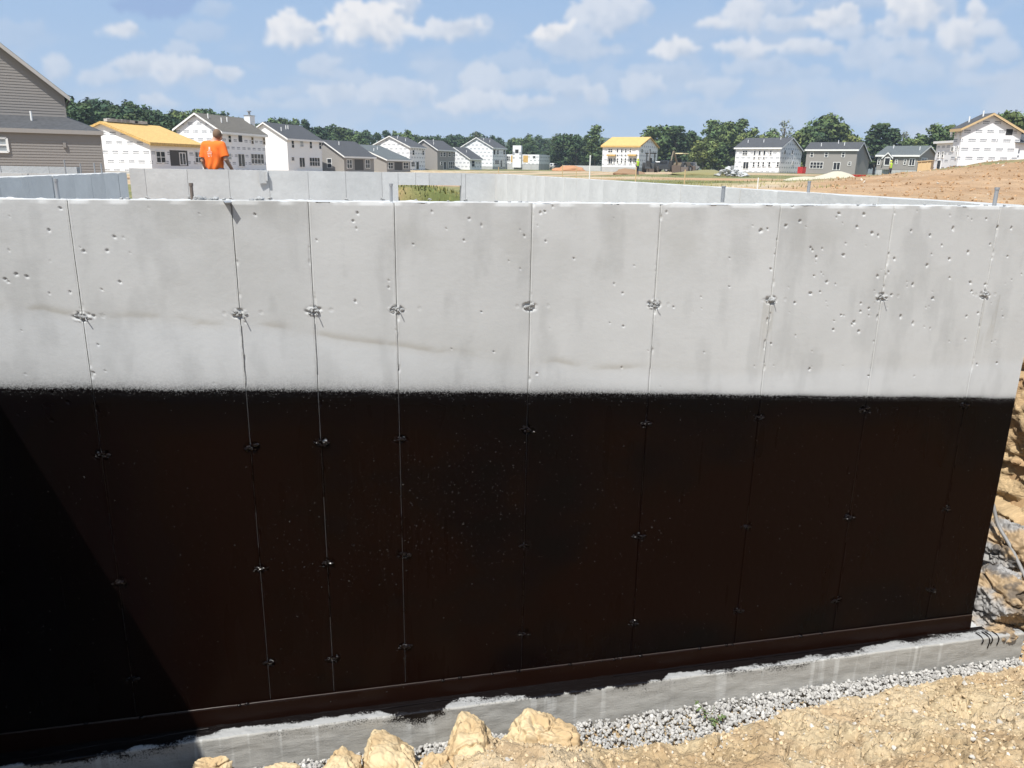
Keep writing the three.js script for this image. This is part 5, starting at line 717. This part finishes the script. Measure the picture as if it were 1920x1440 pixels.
// ================================================================ MACHINES, HEAPS AND SITE THINGS IN THE MIDDLE DISTANCE
const stand = (px, d) => { const p = atRange(px, 320, d); p.y = land(p.x, p.z); return p; };
const rubber = std([0.015, 0.015, 0.015], 0.85);
function wheel(parent, r, w, x, y, z) { const t = part('wheel', cyl(r, r, w, 0, 0, 0, 18, Math.PI / 2), rubber, parent); t.position.set(x, y, z); part('rim', cyl(r * 0.55, r * 0.55, w + 0.03, 0, 0, 0, 12, Math.PI / 2), M.steel, t); return t; }
function extr(pts, depth) { const s = new THREE.Shape(); pts.forEach(([x, y], i) => (i ? s.lineTo(x, y) : s.moveTo(x, y))); const g = new THREE.ExtrudeGeometry(s, { depth: depth - 0.12, bevelEnabled: true, bevelSize: 0.06, bevelThickness: 0.06, bevelSegments: 2 }); g.translate(0, 0, -(depth - 0.12) / 2); return g; }
function pickup(label, px, d, turn, rgb, group) {
  const p = stand(px, d), t = thing('pickup_truck', label, 'truck', [p.x, p.y, p.z], turn, group), paint = new THREE.MeshPhysicalMaterial({ color: new THREE.Color().setRGB(...rgb), roughness: 0.35, clearcoat: 0.6, clearcoatRoughness: 0.1 });
  part('body', extr([[-2.7, 0.5], [2.6, 0.5], [2.75, 0.75], [2.7, 1.05], [1.15, 1.15], [-0.95, 1.15], [-2.7, 1.12]], 1.9), paint, t); part('cab', extr([[-0.95, 1.1], [1.2, 1.1], [0.55, 1.78], [-0.75, 1.8]], 1.66), paint, t);
  part('windscreen', faces([[[1.16, 1.2, -0.7], [1.16, 1.2, 0.7], [0.63, 1.74, 0.62], [0.63, 1.74, -0.62]]]), M.glass, t); part('rear_window', faces([[[-1.03, 1.25, -0.6], [-1.03, 1.25, 0.6], [-0.87, 1.7, 0.55], [-0.87, 1.7, -0.55]]]), M.glass, t);
  for (const s of [-1, 1]) { part('side_window', faces([[[-0.75, 1.22, s * 0.845], [0.95, 1.22, s * 0.845], [0.5, 1.68, s * 0.845], [-0.65, 1.7, s * 0.845]]]), M.glass, t); part('headlight', box(0.06, 0.18, 0.35, 2.76, 0.9, s * 0.68), M.white, t); part('tail_light', box(0.05, 0.3, 0.12, -2.77, 0.95, s * 0.82), M.red, t); for (const x of [-1.75, 1.75]) wheel(t, 0.4, 0.26, x, 0.4, s * 0.86); }
  part('bumper', [box(0.16, 0.2, 1.8, 2.82, 0.55, 0), box(0.14, 0.2, 1.8, -2.82, 0.55, 0)], M.steel, t); return t;
}
pickup('white pickup parked beside the dark one near the wrapped gable', 1237, 150, 2.3, [0.75, 0.75, 0.75]); pickup('dark pickup nearest the backhoe', 1248, 138, 2.2, [0.03, 0.035, 0.04]);
pickup('small white pickup standing behind the roofless shell', 1038, 245, 0.4, [0.75, 0.75, 0.75]); pickup('dark pickup parked beyond the backhoe', 1296, 165, 0.9, [0.05, 0.05, 0.055]);
function loader(label, px, d, turn, rgb, canopy) {
  const p = stand(px, d), t = thing('backhoe_loader', label, 'loader', [p.x, p.y, p.z], turn), paint = std(rgb, 0.5);
  part('body', extr([[-1.6, 0.6], [1.5, 0.6], [1.7, 1.1], [1.6, 1.5], [0.3, 1.55], [-1.5, 1.3]], 1.4), paint, t);
  part('cab_post', [box(0.08, 1.3, 0.08, 0.2, 2.1, 0.6), box(0.08, 1.3, 0.08, 0.2, 2.1, -0.6), box(0.08, 1.3, 0.08, -1.2, 2.1, 0.6), box(0.08, 1.3, 0.08, -1.2, 2.1, -0.6)], M.dark, t); part('canopy', box(2.1, 0.14, 1.6, -0.5, 2.8, 0), canopy, t); part('seat', [box(0.5, 0.15, 0.5, -0.6, 1.5, 0), box(0.12, 0.6, 0.5, -0.85, 1.8, 0)], M.dark, t);
  const arm = part('loader_arm', [box(2.0, 0.2, 0.14, 2.1, 1.0, 0.6, 0, 0, -0.35), box(2.0, 0.2, 0.14, 2.1, 1.0, -0.6, 0, 0, -0.35)], paint, t); part('bucket', extr([[2.8, 0.1], [3.7, 0.1], [3.5, 0.3], [3.05, 0.4], [3.0, 0.9], [2.8, 0.9]], 2.0), M.rustySteel, arm);
  const boom = part('boom', [box(2.2, 0.22, 0.2, -2.3, 2.2, 0, 0, 0, -0.9), box(1.9, 0.18, 0.18, -3.4, 2.2, 0, 0, 0, 1.2)], paint, t); part('digging_bucket', extr([[-4.0, 0.9], [-3.5, 0.9], [-3.3, 1.4], [-3.8, 1.6]], 0.6), M.dark, boom);
  for (const s of [-1, 1]) { wheel(t, 0.72, 0.4, -1.0, 0.72, s * 0.9); wheel(t, 0.5, 0.32, 1.2, 0.5, s * 0.85); } return t;
}
loader('tan backhoe with a pale canopy behind the brown bucket', 1277, 128, 0.7, [0.16, 0.13, 0.09], std([0.7, 0.62, 0.38], 0.7)); loader('dark loader with raised black boom by the wrapped gable', 1219, 125, 1.1, [0.04, 0.045, 0.05], M.dark);
{ const p = stand(1275, 112); const t = thing('steel_bucket', 'brown open steel bucket lying in front of the backhoe', 'bucket', [p.x, p.y, p.z], 0.6); part('shell', extr([[-1, 0], [1, 0], [1.1, 0.7], [0.9, 0.7], [0.8, 0.15], [-0.8, 0.15], [-0.9, 0.9], [-1.1, 0.9]], 1.3), M.rustySteel, t); part('lip', box(2.1, 0.08, 0.1, 0, 0.04, 0.7), M.rustySteel, t); }
// heaps
function heap(name, label, cat, px, py, d, w, h, dep, rgb, seed, rough) { const p = stand(px, d), g = lump(1, 5, 0.25, 2, seed, w / 2, h, dep / 2), q = g.attributes.position; for (let i = 0; i < q.count; i++) { const x = q.getX(i), y = q.getY(i), z = q.getZ(i), k = 1 + rough * (fbm3(x * 1.5 + seed, y * 1.5, z * 1.5, 4) - 0.5); const rr = Math.hypot(x / (w / 2), z / (dep / 2)); q.setXYZ(i, x * k, Math.min(y, h) * k * (1 - 0.35 * rr), z * k); } g.computeVertexNormals(); solo(name, label, cat, g, std(rgb, 0.97), [p.x, p.y - 0.05, p.z]); return p; }
heap('sand_heap', 'smooth pale heap of sand by the red skip', 'heap', 1570, 340, 58, 3.4, 0.75, 2.4, [0.44, 0.40, 0.31], 2, 0.2); heap('sand_heap', 'long low ridge of pale sand running off the heap', 'heap', 1520, 342, 60, 4.2, 0.35, 1.6, [0.42, 0.39, 0.29], 5, 0.4);
heap('dirt_heap', 'brown dirt heap in front of the loader', 'heap', 1178, 322, 100, 4.2, 0.8, 3, [0.24, 0.15, 0.085], 8, 0.6); heap('dirt_heap', 'orange clay heap behind the low concrete wall', 'heap', 1068, 305, 205, 9, 1.5, 4, [0.40, 0.20, 0.10], 12, 0.6); heap('dirt_heap', 'weedy earth heap left of the rubble', 'heap', 1325, 326, 84, 7, 0.55, 4, [0.20, 0.18, 0.08], 15, 0.5); heap('dirt_heap', 'tan spoil heap right outside the back corner of the basement', 'heap', 985, 318, 52, 4.5, 0.55, 3, [0.42, 0.30, 0.18], 19, 0.6);
// broken concrete, every slab its own
for (let k = 0; k < 90; k++) { const u = R(-1, 1) * R(0.4, 1), d = 80 + R(-2.5, 2.5), p = stand(1374 + u * 36, d), hgt = 0.9 * Math.max(0, 1 - 1.1 * Math.abs(u + 0.1)) * rng(); const s = R(0.10, 0.30); const m = solo('rubble_slab', 'broken grey concrete slab in the rubble heap', 'rubble', crumbs[k % 4], M.concrete, [p.x, p.y + hgt + s * 0.12, p.z], R(0, 6), 'rubble heap slabs'); m.scale.set(s, s * 0.38, s * 0.8); m.rotation.z = R(-0.6, 0.6); m.rotation.x = R(-0.5, 0.5); }
// red skip, red bin, plywood booth, low distant wall, stakes
{ const p = stand(1610, 60), t = thing('skip', 'red open steel skip beside the sand heap', 'skip', [p.x, p.y, p.z], -0.5); part('shell', [box(0.95, 0.34, 0.03, 0, 0.2, 0.3, 0, 0.18), box(0.95, 0.34, 0.03, 0, 0.2, -0.3, 0, -0.18), box(0.03, 0.34, 0.6, 0.47, 0.2, 0), box(0.03, 0.34, 0.6, -0.47, 0.2, 0), box(0.95, 0.03, 0.55, 0, 0.05, 0)], M.red, t); part('rim', [box(1.0, 0.05, 0.05, 0, 0.37, 0.33), box(1.0, 0.05, 0.05, 0, 0.37, -0.33)], M.red, t); t.scale.setScalar(0.95); }
{ const p = stand(1503, 165), t = thing('bin', 'small red bin between the wrapped and the grey house', 'bin', [p.x, p.y, p.z], 0.4); part('shell', extr([[-0.5, 0], [0.5, 0], [0.55, 1.15], [-0.55, 1.15]], 1.1), M.red, t); part('lid', box(1.15, 0.08, 1.15, 0, 1.2, 0), M.red, t); }
{ const p = stand(1734, 100), t = thing('plywood_booth', 'tall tan plywood booth in front of the half-hidden house', 'booth', [p.x, p.y - 0.2, p.z], -0.9); part('side', [box(1.3, 1.9, 0.03, 0, 1, 0.64), box(1.3, 1.9, 0.03, 0, 1, -0.64), box(0.03, 1.9, 1.28, 0.64, 1, 0), box(0.03, 1.9, 1.28, -0.64, 1, 0)], M.wood, t); part('roof', box(1.5, 0.08, 1.5, 0, 1.98, 0, 0, 0, 0.08), M.wood, t); part('batten', [box(0.08, 1.9, 0.04, 0.3, 1, 0.68), box(0.08, 1.9, 0.04, -0.3, 1, 0.68)], M.wood, t); }
{ const a = stand(1056, 215), b = stand(1126, 205); a.y = b.y; solo('low_wall', 'low pale concrete foundation wall beyond the orange heap', 'wall', [box(a.distanceTo(b), 1.3, 0.25, 0, 0.65, 0), box(0.25, 1.3, 6, a.distanceTo(b) / 2, 0.65, -3)], M.freshConcrete, [(a.x + b.x) / 2, a.y, (a.z + b.z) / 2], Math.atan2(-(b.z - a.z), b.x - a.x)); }
for (const [px, y0, y1, d, w, l] of [[1107, 291, 328, 30, 0.03, 'tall pale stake beyond the side basement wall'], [1055, 309, 328, 28, 0.02, 'short wooden stake near the tall pale one'], [1081, 314, 328, 30, 0.02, 'thin wooden stake between the tall and the short one'], [1193, 313, 336, 26, 0.025, 'wooden stake in front of the loader'], [1285, 318, 342, 22, 0.02, 'wooden stake in front of the backhoe'], [1422, 333, 350, 15, 0.012, 'white stake over the side wall by the rubble'], [935, 313, 324, 22, 0.015, 'small stake above the back corner of the basement']]) { const a = atRange(px, y0, d), g = Math.min(land(a.x, a.z), a.y - 0.1); solo('survey_stake', l, 'stake', [box(w, a.y - g, w, 0, (a.y - g) / 2, 0), box(w * 1.2, 0.03, w * 1.2, 0, a.y - g - 0.05, 0)], px === 1107 || px === 1422 ? M.white : M.wood, [a.x, g, a.z], 0.4); }
{ const m4 = [], c4 = [], e = new THREE.Euler(), q = new THREE.Quaternion(); for (let k = 0; k < 5200; k++) { const d = 7 + 62 * Math.pow(rng(), 1.3), p = atRange(R(1560, 2000), 330, d), s = (0.008 + 0.034 * Math.pow(rng(), 5)) * (0.6 + d / 60); if (p.x < 4.9) continue; e.set(R(0, 6), R(0, 6), R(0, 6)); m4.push(new THREE.Matrix4().compose(new THREE.Vector3(p.x, land(p.x, p.z) + s * 0.2, p.z), q.setFromEuler(e).clone(), new THREE.Vector3(s * 1.3, s, s))); const a = R(0.75, 1.25), pale = rng() < 0.05; c4.push(pale ? [0.5, 0.45, 0.37] : [0.34 * a, 0.21 * a, 0.11 * a]); }
  const im = new THREE.InstancedMesh(stoneShapes[2], M.stone, m4.length); m4.forEach((m, i) => { im.setMatrixAt(i, m); im.setColorAt(i, new THREE.Color().setRGB(...c4[i])); }); im.name = 'loose_clods'; im.userData = { kind: 'stuff', label: 'loose crumbs of clay scattered over the dirt mound', category: 'soil' }; im.castShadow = im.receiveShadow = true; scene.add(im); }
// grass tufts seen through the window opening and over the right-hand wall
{ const blade = new THREE.BufferGeometry(); blade.setAttribute('position', new THREE.Float32BufferAttribute([-0.5, 0, 0, 0.5, 0, 0, 0.2, 1, 0.25], 3)); blade.setAttribute('normal', new THREE.Float32BufferAttribute([0, 0.4, 0.9, 0, 0.4, 0.9, 0, 0.4, 0.9], 3)); const m4 = new THREE.Matrix4(), q = new THREE.Quaternion(), e = new THREE.Euler(), list = [];
  for (let k = 0; k < 16000; k++) { let x, z, s; if (k < 7000) { x = R(-1, 5); z = R(-22, -15.6); s = R(0.05, 0.16); } else { const p = atRange(R(1000, 1700), 330, R(24, 90)); x = p.x; z = p.z; s = R(0.05, 0.14); if (fbm(x * 0.06 + 9, z * 0.06 + 70, 4) < 0.47) continue; } e.set(R(-0.4, 0.4), R(0, 6.28), R(-0.4, 0.4)); list.push([new THREE.Matrix4().compose(new THREE.Vector3(x, land(x, z) - 0.01, z), q.setFromEuler(e).clone(), new THREE.Vector3(s * 0.22, s, s)), R(0, 1)]); }
  const im = new THREE.InstancedMesh(blade, new THREE.MeshStandardMaterial({ color: 0xffffff, roughness: 0.9, side: THREE.DoubleSide }), list.length); list.forEach(([m, t], i) => { im.setMatrixAt(i, m); im.setColorAt(i, new THREE.Color().setRGB(...mix3([0.11, 0.14, 0.035], [0.30, 0.26, 0.09], t))); }); im.name = 'grass'; im.userData = { kind: 'stuff', label: 'rough yellow-green grass behind the basement', category: 'grass' }; im.castShadow = im.receiveShadow = true; scene.add(im); }

// ================================================================ PEOPLE
function sdfGeometry(field, centre, half, res) {
  const mc = new MarchingCubes(res, new THREE.MeshBasicMaterial(), false, false, 160000); mc.isolation = 0; const hs = res / 2;
  for (let k = 0; k < res; k++) for (let j = 0; j < res; j++) for (let i = 0; i < res; i++) mc.field[i + j * res + k * res * res] = -field(centre[0] + (i - hs) / hs * half, centre[1] + (j - hs) / hs * half, centre[2] + (k - hs) / hs * half);
  mc.update(); const n = mc.count, g = new THREE.BufferGeometry(), p = new Float32Array(n * 3), nn = new Float32Array(n * 3), uv = new Float32Array(n * 2);
  for (let i = 0; i < n; i++) for (let a = 0; a < 3; a++) { p[i * 3 + a] = mc.positionArray[i * 3 + a] * half + centre[a]; nn[i * 3 + a] = mc.normalArray[i * 3 + a]; }
  g.setAttribute('position', new THREE.BufferAttribute(p, 3)); g.setAttribute('normal', new THREE.BufferAttribute(nn, 3)); g.setAttribute('uv', new THREE.BufferAttribute(uv, 2)); const w = mergeVertices((g.deleteAttribute('normal'), g), 1e-5); w.computeVertexNormals(); return w;
}
const capsule = (x, y, z, a, b, ra, rb) => { const dx = b[0] - a[0], dy = b[1] - a[1], dz = b[2] - a[2], px = x - a[0], py = y - a[1], pz = z - a[2], t = clamp((px * dx + py * dy + pz * dz) / (dx * dx + dy * dy + dz * dz + 1e-9)); return Math.hypot(px - dx * t, py - dy * t, pz - dz * t) - mix(ra, rb, t); };
const ell = (x, y, z, c, r) => { const k = Math.hypot((x - c[0]) / r[0], (y - c[1]) / r[1], (z - c[2]) / r[2]); return (k - 1) * Math.min(...r); };
const smin = (a, b, k) => { const h = clamp(0.5 + 0.5 * (b - a) / k); return mix(b, a, h) - k * h * (1 - h); };
// facing -z (away from the camera), looking down to his right
const J = { hipL: [-0.10, 0.92, 0], hipR: [0.10, 0.92, 0], kneeL: [-0.12, 0.5, -0.03], kneeR: [0.13, 0.5, -0.04], ankL: [-0.13, 0.09, 0.02], ankR: [0.15, 0.09, 0.01], shL: [-0.19, 1.44, 0.0], shR: [0.19, 1.44, 0.0], elL: [-0.25, 1.13, 0.03], elR: [0.27, 1.16, 0.02], wrL: [-0.25, 0.88, -0.08], wrR: [0.30, 0.93, -0.16] };
const torso = (x, y, z, g) => { let d = ell(x, y, z, [0, 1.28, 0.005], [0.185 + g, 0.24, 0.125 + g]); d = smin(d, ell(x, y, z, [0, 1.03, 0], [0.165 + g, 0.19, 0.12 + g]), 0.08); d = smin(d, capsule(x, y, z, [-0.15, 1.43, 0], [0.15, 1.43, 0], 0.075 + g, 0.075 + g), 0.06); return d; };
const headC = [0.075, 1.645, -0.055];
const HD = (x, y, z) => { let d = ell(x, y, z, headC, [0.077, 0.105, 0.095]); d = smin(d, ell(x, y, z, [headC[0] + 0.02, headC[1] - 0.06, headC[2] - 0.045], [0.055, 0.055, 0.055]), 0.03); d = smin(d, ell(x, y, z, [headC[0] + 0.045, headC[1] - 0.015, headC[2] - 0.098], [0.012, 0.022, 0.016]), 0.012); for (const s of [-1, 1]) d = smin(d, ell(x, y, z, [headC[0] + s * 0.079, headC[1] - 0.008, headC[2] + 0.012], [0.010, 0.028, 0.018]), 0.01); return d; };
const body = (x, y, z) => {
  let d = torso(x, y, z, -0.015); d = smin(d, capsule(x, y, z, [0.01, 1.46, 0.0], [0.055, 1.6, -0.03], 0.064, 0.056), 0.03); d = smin(d, HD(x, y, z), 0.02);
  for (const s of ['L', 'R']) { d = smin(d, capsule(x, y, z, J['sh' + s], J['el' + s], 0.056, 0.045), 0.03); d = smin(d, capsule(x, y, z, J['el' + s], J['wr' + s], 0.045, 0.029), 0.02); d = smin(d, capsule(x, y, z, J['hip' + s], J['knee' + s], 0.085, 0.058), 0.05); d = smin(d, capsule(x, y, z, J['knee' + s], J['ank' + s], 0.058, 0.04), 0.02); }
  return d;
};
function handField(w, dir, thumb) { const f = []; const palm = w.map((v, i) => v + dir[i] * 0.085); for (let k = 0; k < 4; k++) { const o = (k - 1.5) * 0.020, L = [0.075, 0.085, 0.080, 0.062][k]; const a = palm.map((v, i) => v + [0, 0, 1][i] * o), b = a.map((v, i) => v + dir[i] * L * 0.55 + [0, 0, -0.006][i]), c = b.map((v, i) => v + dir[i] * L * 0.4 + [thumb * 0.022, 0, 0][i]); f.push([a, b, 0.0095, 0.009], [b, c, 0.009, 0.0078]); } const tb = w.map((v, i) => v + dir[i] * 0.03 + [0, 0, -0.028][i]), tc = tb.map((v, i) => v + dir[i] * 0.04 + [0, 0, -0.022][i]); f.push([tb, tc, 0.011, 0.0085]);
  return (x, y, z) => { let d = 1e9; for (const [a, b, r0, r1] of f) d = Math.min(d, capsule(x, y, z, a, b, r0, r1)); const m = w.map((v, i) => v + dir[i] * 0.045); let p = ell(x, y, z, m, [0.018, 0.052, 0.042]); p = smin(p, capsule(x, y, z, w, m, 0.027, 0.024), 0.012); return smin(p, d, 0.008); }; }
const cloth = (rgb) => std(rgb, 0.92), skin = std([0.46, 0.27, 0.185], 0.6);
{
  const p = atRange(403, 305, 18.7); const t = thing('person', 'person in an orange short-sleeved shirt seen from behind, head bowed, beyond the basement wall', 'person', [p.x, 2.651 + (304 - 250) / 1450 * 18.7 - 1.86, p.z], -0.40);
  t.scale.setScalar(1.05);
  const geos = [sdfGeometry(body, [0, 0.9, 0], 0.98, 92)]; for (const [s, dir, th] of [['L', [0.02, -0.97, -0.24], 1], ['R', [0.1, -0.9, -0.42], -1]]) { const w = J['wr' + s]; geos.push(sdfGeometry(handField(w, dir, th), [w[0] + dir[0] * 0.09, w[1] + dir[1] * 0.09, w[2] + dir[2] * 0.09], 0.13, 64)); }
  const b = mergeGeometries(geos); part('body', b, skin, t);
  const shirtF = (x, y, z) => { let d = torso(x, y, z, 0.012 + 0.012 * smooth(1.3, 0.95, y) + 0.011 * Math.sin(x * 46 + 9 * y + 3 * Math.sin(y * 9)) * smooth(1.42, 1.15, y)); for (const s of ['L', 'R']) { const a = J['sh' + s], e = J['el' + s], m = a.map((v, i) => mix(v, e[i], 0.82)); d = smin(d, capsule(x, y, z, a, m, 0.078, 0.083), 0.03); const n = e.map((v, i) => v - a[i]), l = Math.hypot(...n); const cut = ((x - m[0]) * n[0] + (y - m[1]) * n[1] + (z - m[2]) * n[2]) / l - 0.0; if (Math.hypot(x - m[0], y - m[1], z - m[2]) < 0.16 && Math.abs(x) > 0.19) d = Math.max(d, cut); } d = Math.max(d, 0.90 - y); d = Math.max(d, y - 1.545 + 0.5 * Math.abs(x) * 0); d = Math.max(d, -(Math.hypot(x - 0.005, z) - 0.066 + Math.max(0, 1.47 - y) * 5)); return d; };
  const shirt = part('shirt', sdfGeometry(shirtF, [0, 1.2, 0], 0.5, 88), cloth([0.80, 0.155, 0.018]), t);
  part('shirt_emblem', [box(0.035, 0.05, 0.002, -0.012, 1.375, 0.142), box(0.05, 0.016, 0.002, -0.015, 1.335, 0.144), ...[0, 1, 2, 3].map((k) => box(0.11 - k * 0.01, 0.012, 0.002, -0.015, 1.30 - k * 0.03, 0.148 - k * 0.001))], std([0.8, 0.6, 0.5], 0.9), shirt);
  part('trousers', sdfGeometry((x, y, z) => { let d = ell(x, y, z, [0, 0.93, 0], [0.175, 0.12, 0.13]); for (const s of ['L', 'R']) { d = smin(d, capsule(x, y, z, J['hip' + s], J['knee' + s], 0.098, 0.075), 0.04); d = smin(d, capsule(x, y, z, J['knee' + s], J['ank' + s], 0.075, 0.068), 0.03); } return Math.max(d, y - 0.99, 0.07 - y); }, [0, 0.55, 0], 0.6, 64), cloth([0.06, 0.07, 0.1]), t);
  for (const s of [-1, 1]) part('boot', new THREE.SphereGeometry(1, 14, 10).scale(0.05, 0.05, 0.13).translate(s < 0 ? -0.13 : 0.15, 0.045, -0.04), cloth([0.12, 0.08, 0.05]), t);
  part('hair', sdfGeometry((x, y, z) => Math.max(ell(x, y, z, [headC[0], headC[1] + 0.006, headC[2] + 0.006], [0.084, 0.111, 0.101]), -(y - headC[1] + 0.03 - 0.75 * (z - headC[2] + 0.045) * -1 * 1) + 0.0 - (z > headC[2] ? 0.02 : 0)), headC, 0.16, 48), cloth([0.15, 0.095, 0.06]), t);
  for (const s of [-1, 1]) part('eye', new THREE.SphereGeometry(0.010, 8, 6).translate(headC[0] + 0.03 + s * 0.03, headC[1], headC[2] - 0.088), M.dark, t);
  part('mouth', box(0.035, 0.006, 0.01, headC[0] + 0.035, headC[1] - 0.062, headC[2] - 0.097), std([0.3, 0.12, 0.1], 0.6), t);
}
// two workers far off in lime vests
const farBody = sdfGeometry(body, [0, 0.9, 0], 0.98, 44);
for (const [px, d, l] of [[1669, 95, 'distant person in a lime vest in front of the grey single-storey house'], [1195, 92, 'distant person in a lime vest beside the dirt heap and stake']]) {
  const p = stand(px, d), t = thing('person', l, 'person', [p.x, p.y, p.z], 0.5); part('body', farBody, skin, t);
  part('vest', sdfGeometry((x, y, z) => Math.max(torso(x, y, z, 0.02), 0.95 - y, y - 1.52), [0, 1.2, 0], 0.45, 32), cloth([0.42, 0.62, 0.05]), t); part('trousers', sdfGeometry((x, y, z) => { let q = ell(x, y, z, [0, 0.93, 0], [0.175, 0.12, 0.13]); for (const s of ['L', 'R']) { q = smin(q, capsule(x, y, z, J['hip' + s], J['knee' + s], 0.098, 0.075), 0.04); q = smin(q, capsule(x, y, z, J['knee' + s], J['ank' + s], 0.075, 0.068), 0.03); } return Math.max(q, y - 0.99); }, [0, 0.55, 0], 0.6, 32), cloth([0.05, 0.055, 0.08]), t); part('hard_hat', [new THREE.SphereGeometry(0.125, 14, 8, 0, 6.3, 0, 1.6).translate(headC[0], headC[1] + 0.02, headC[2])], cloth([0.55, 0.6, 0.08]), t);
}
scene.fog = new THREE.FogExp2(new THREE.Color().setRGB(0.62, 0.72, 0.84), 0.0003);
renderer.render(scene, camera);
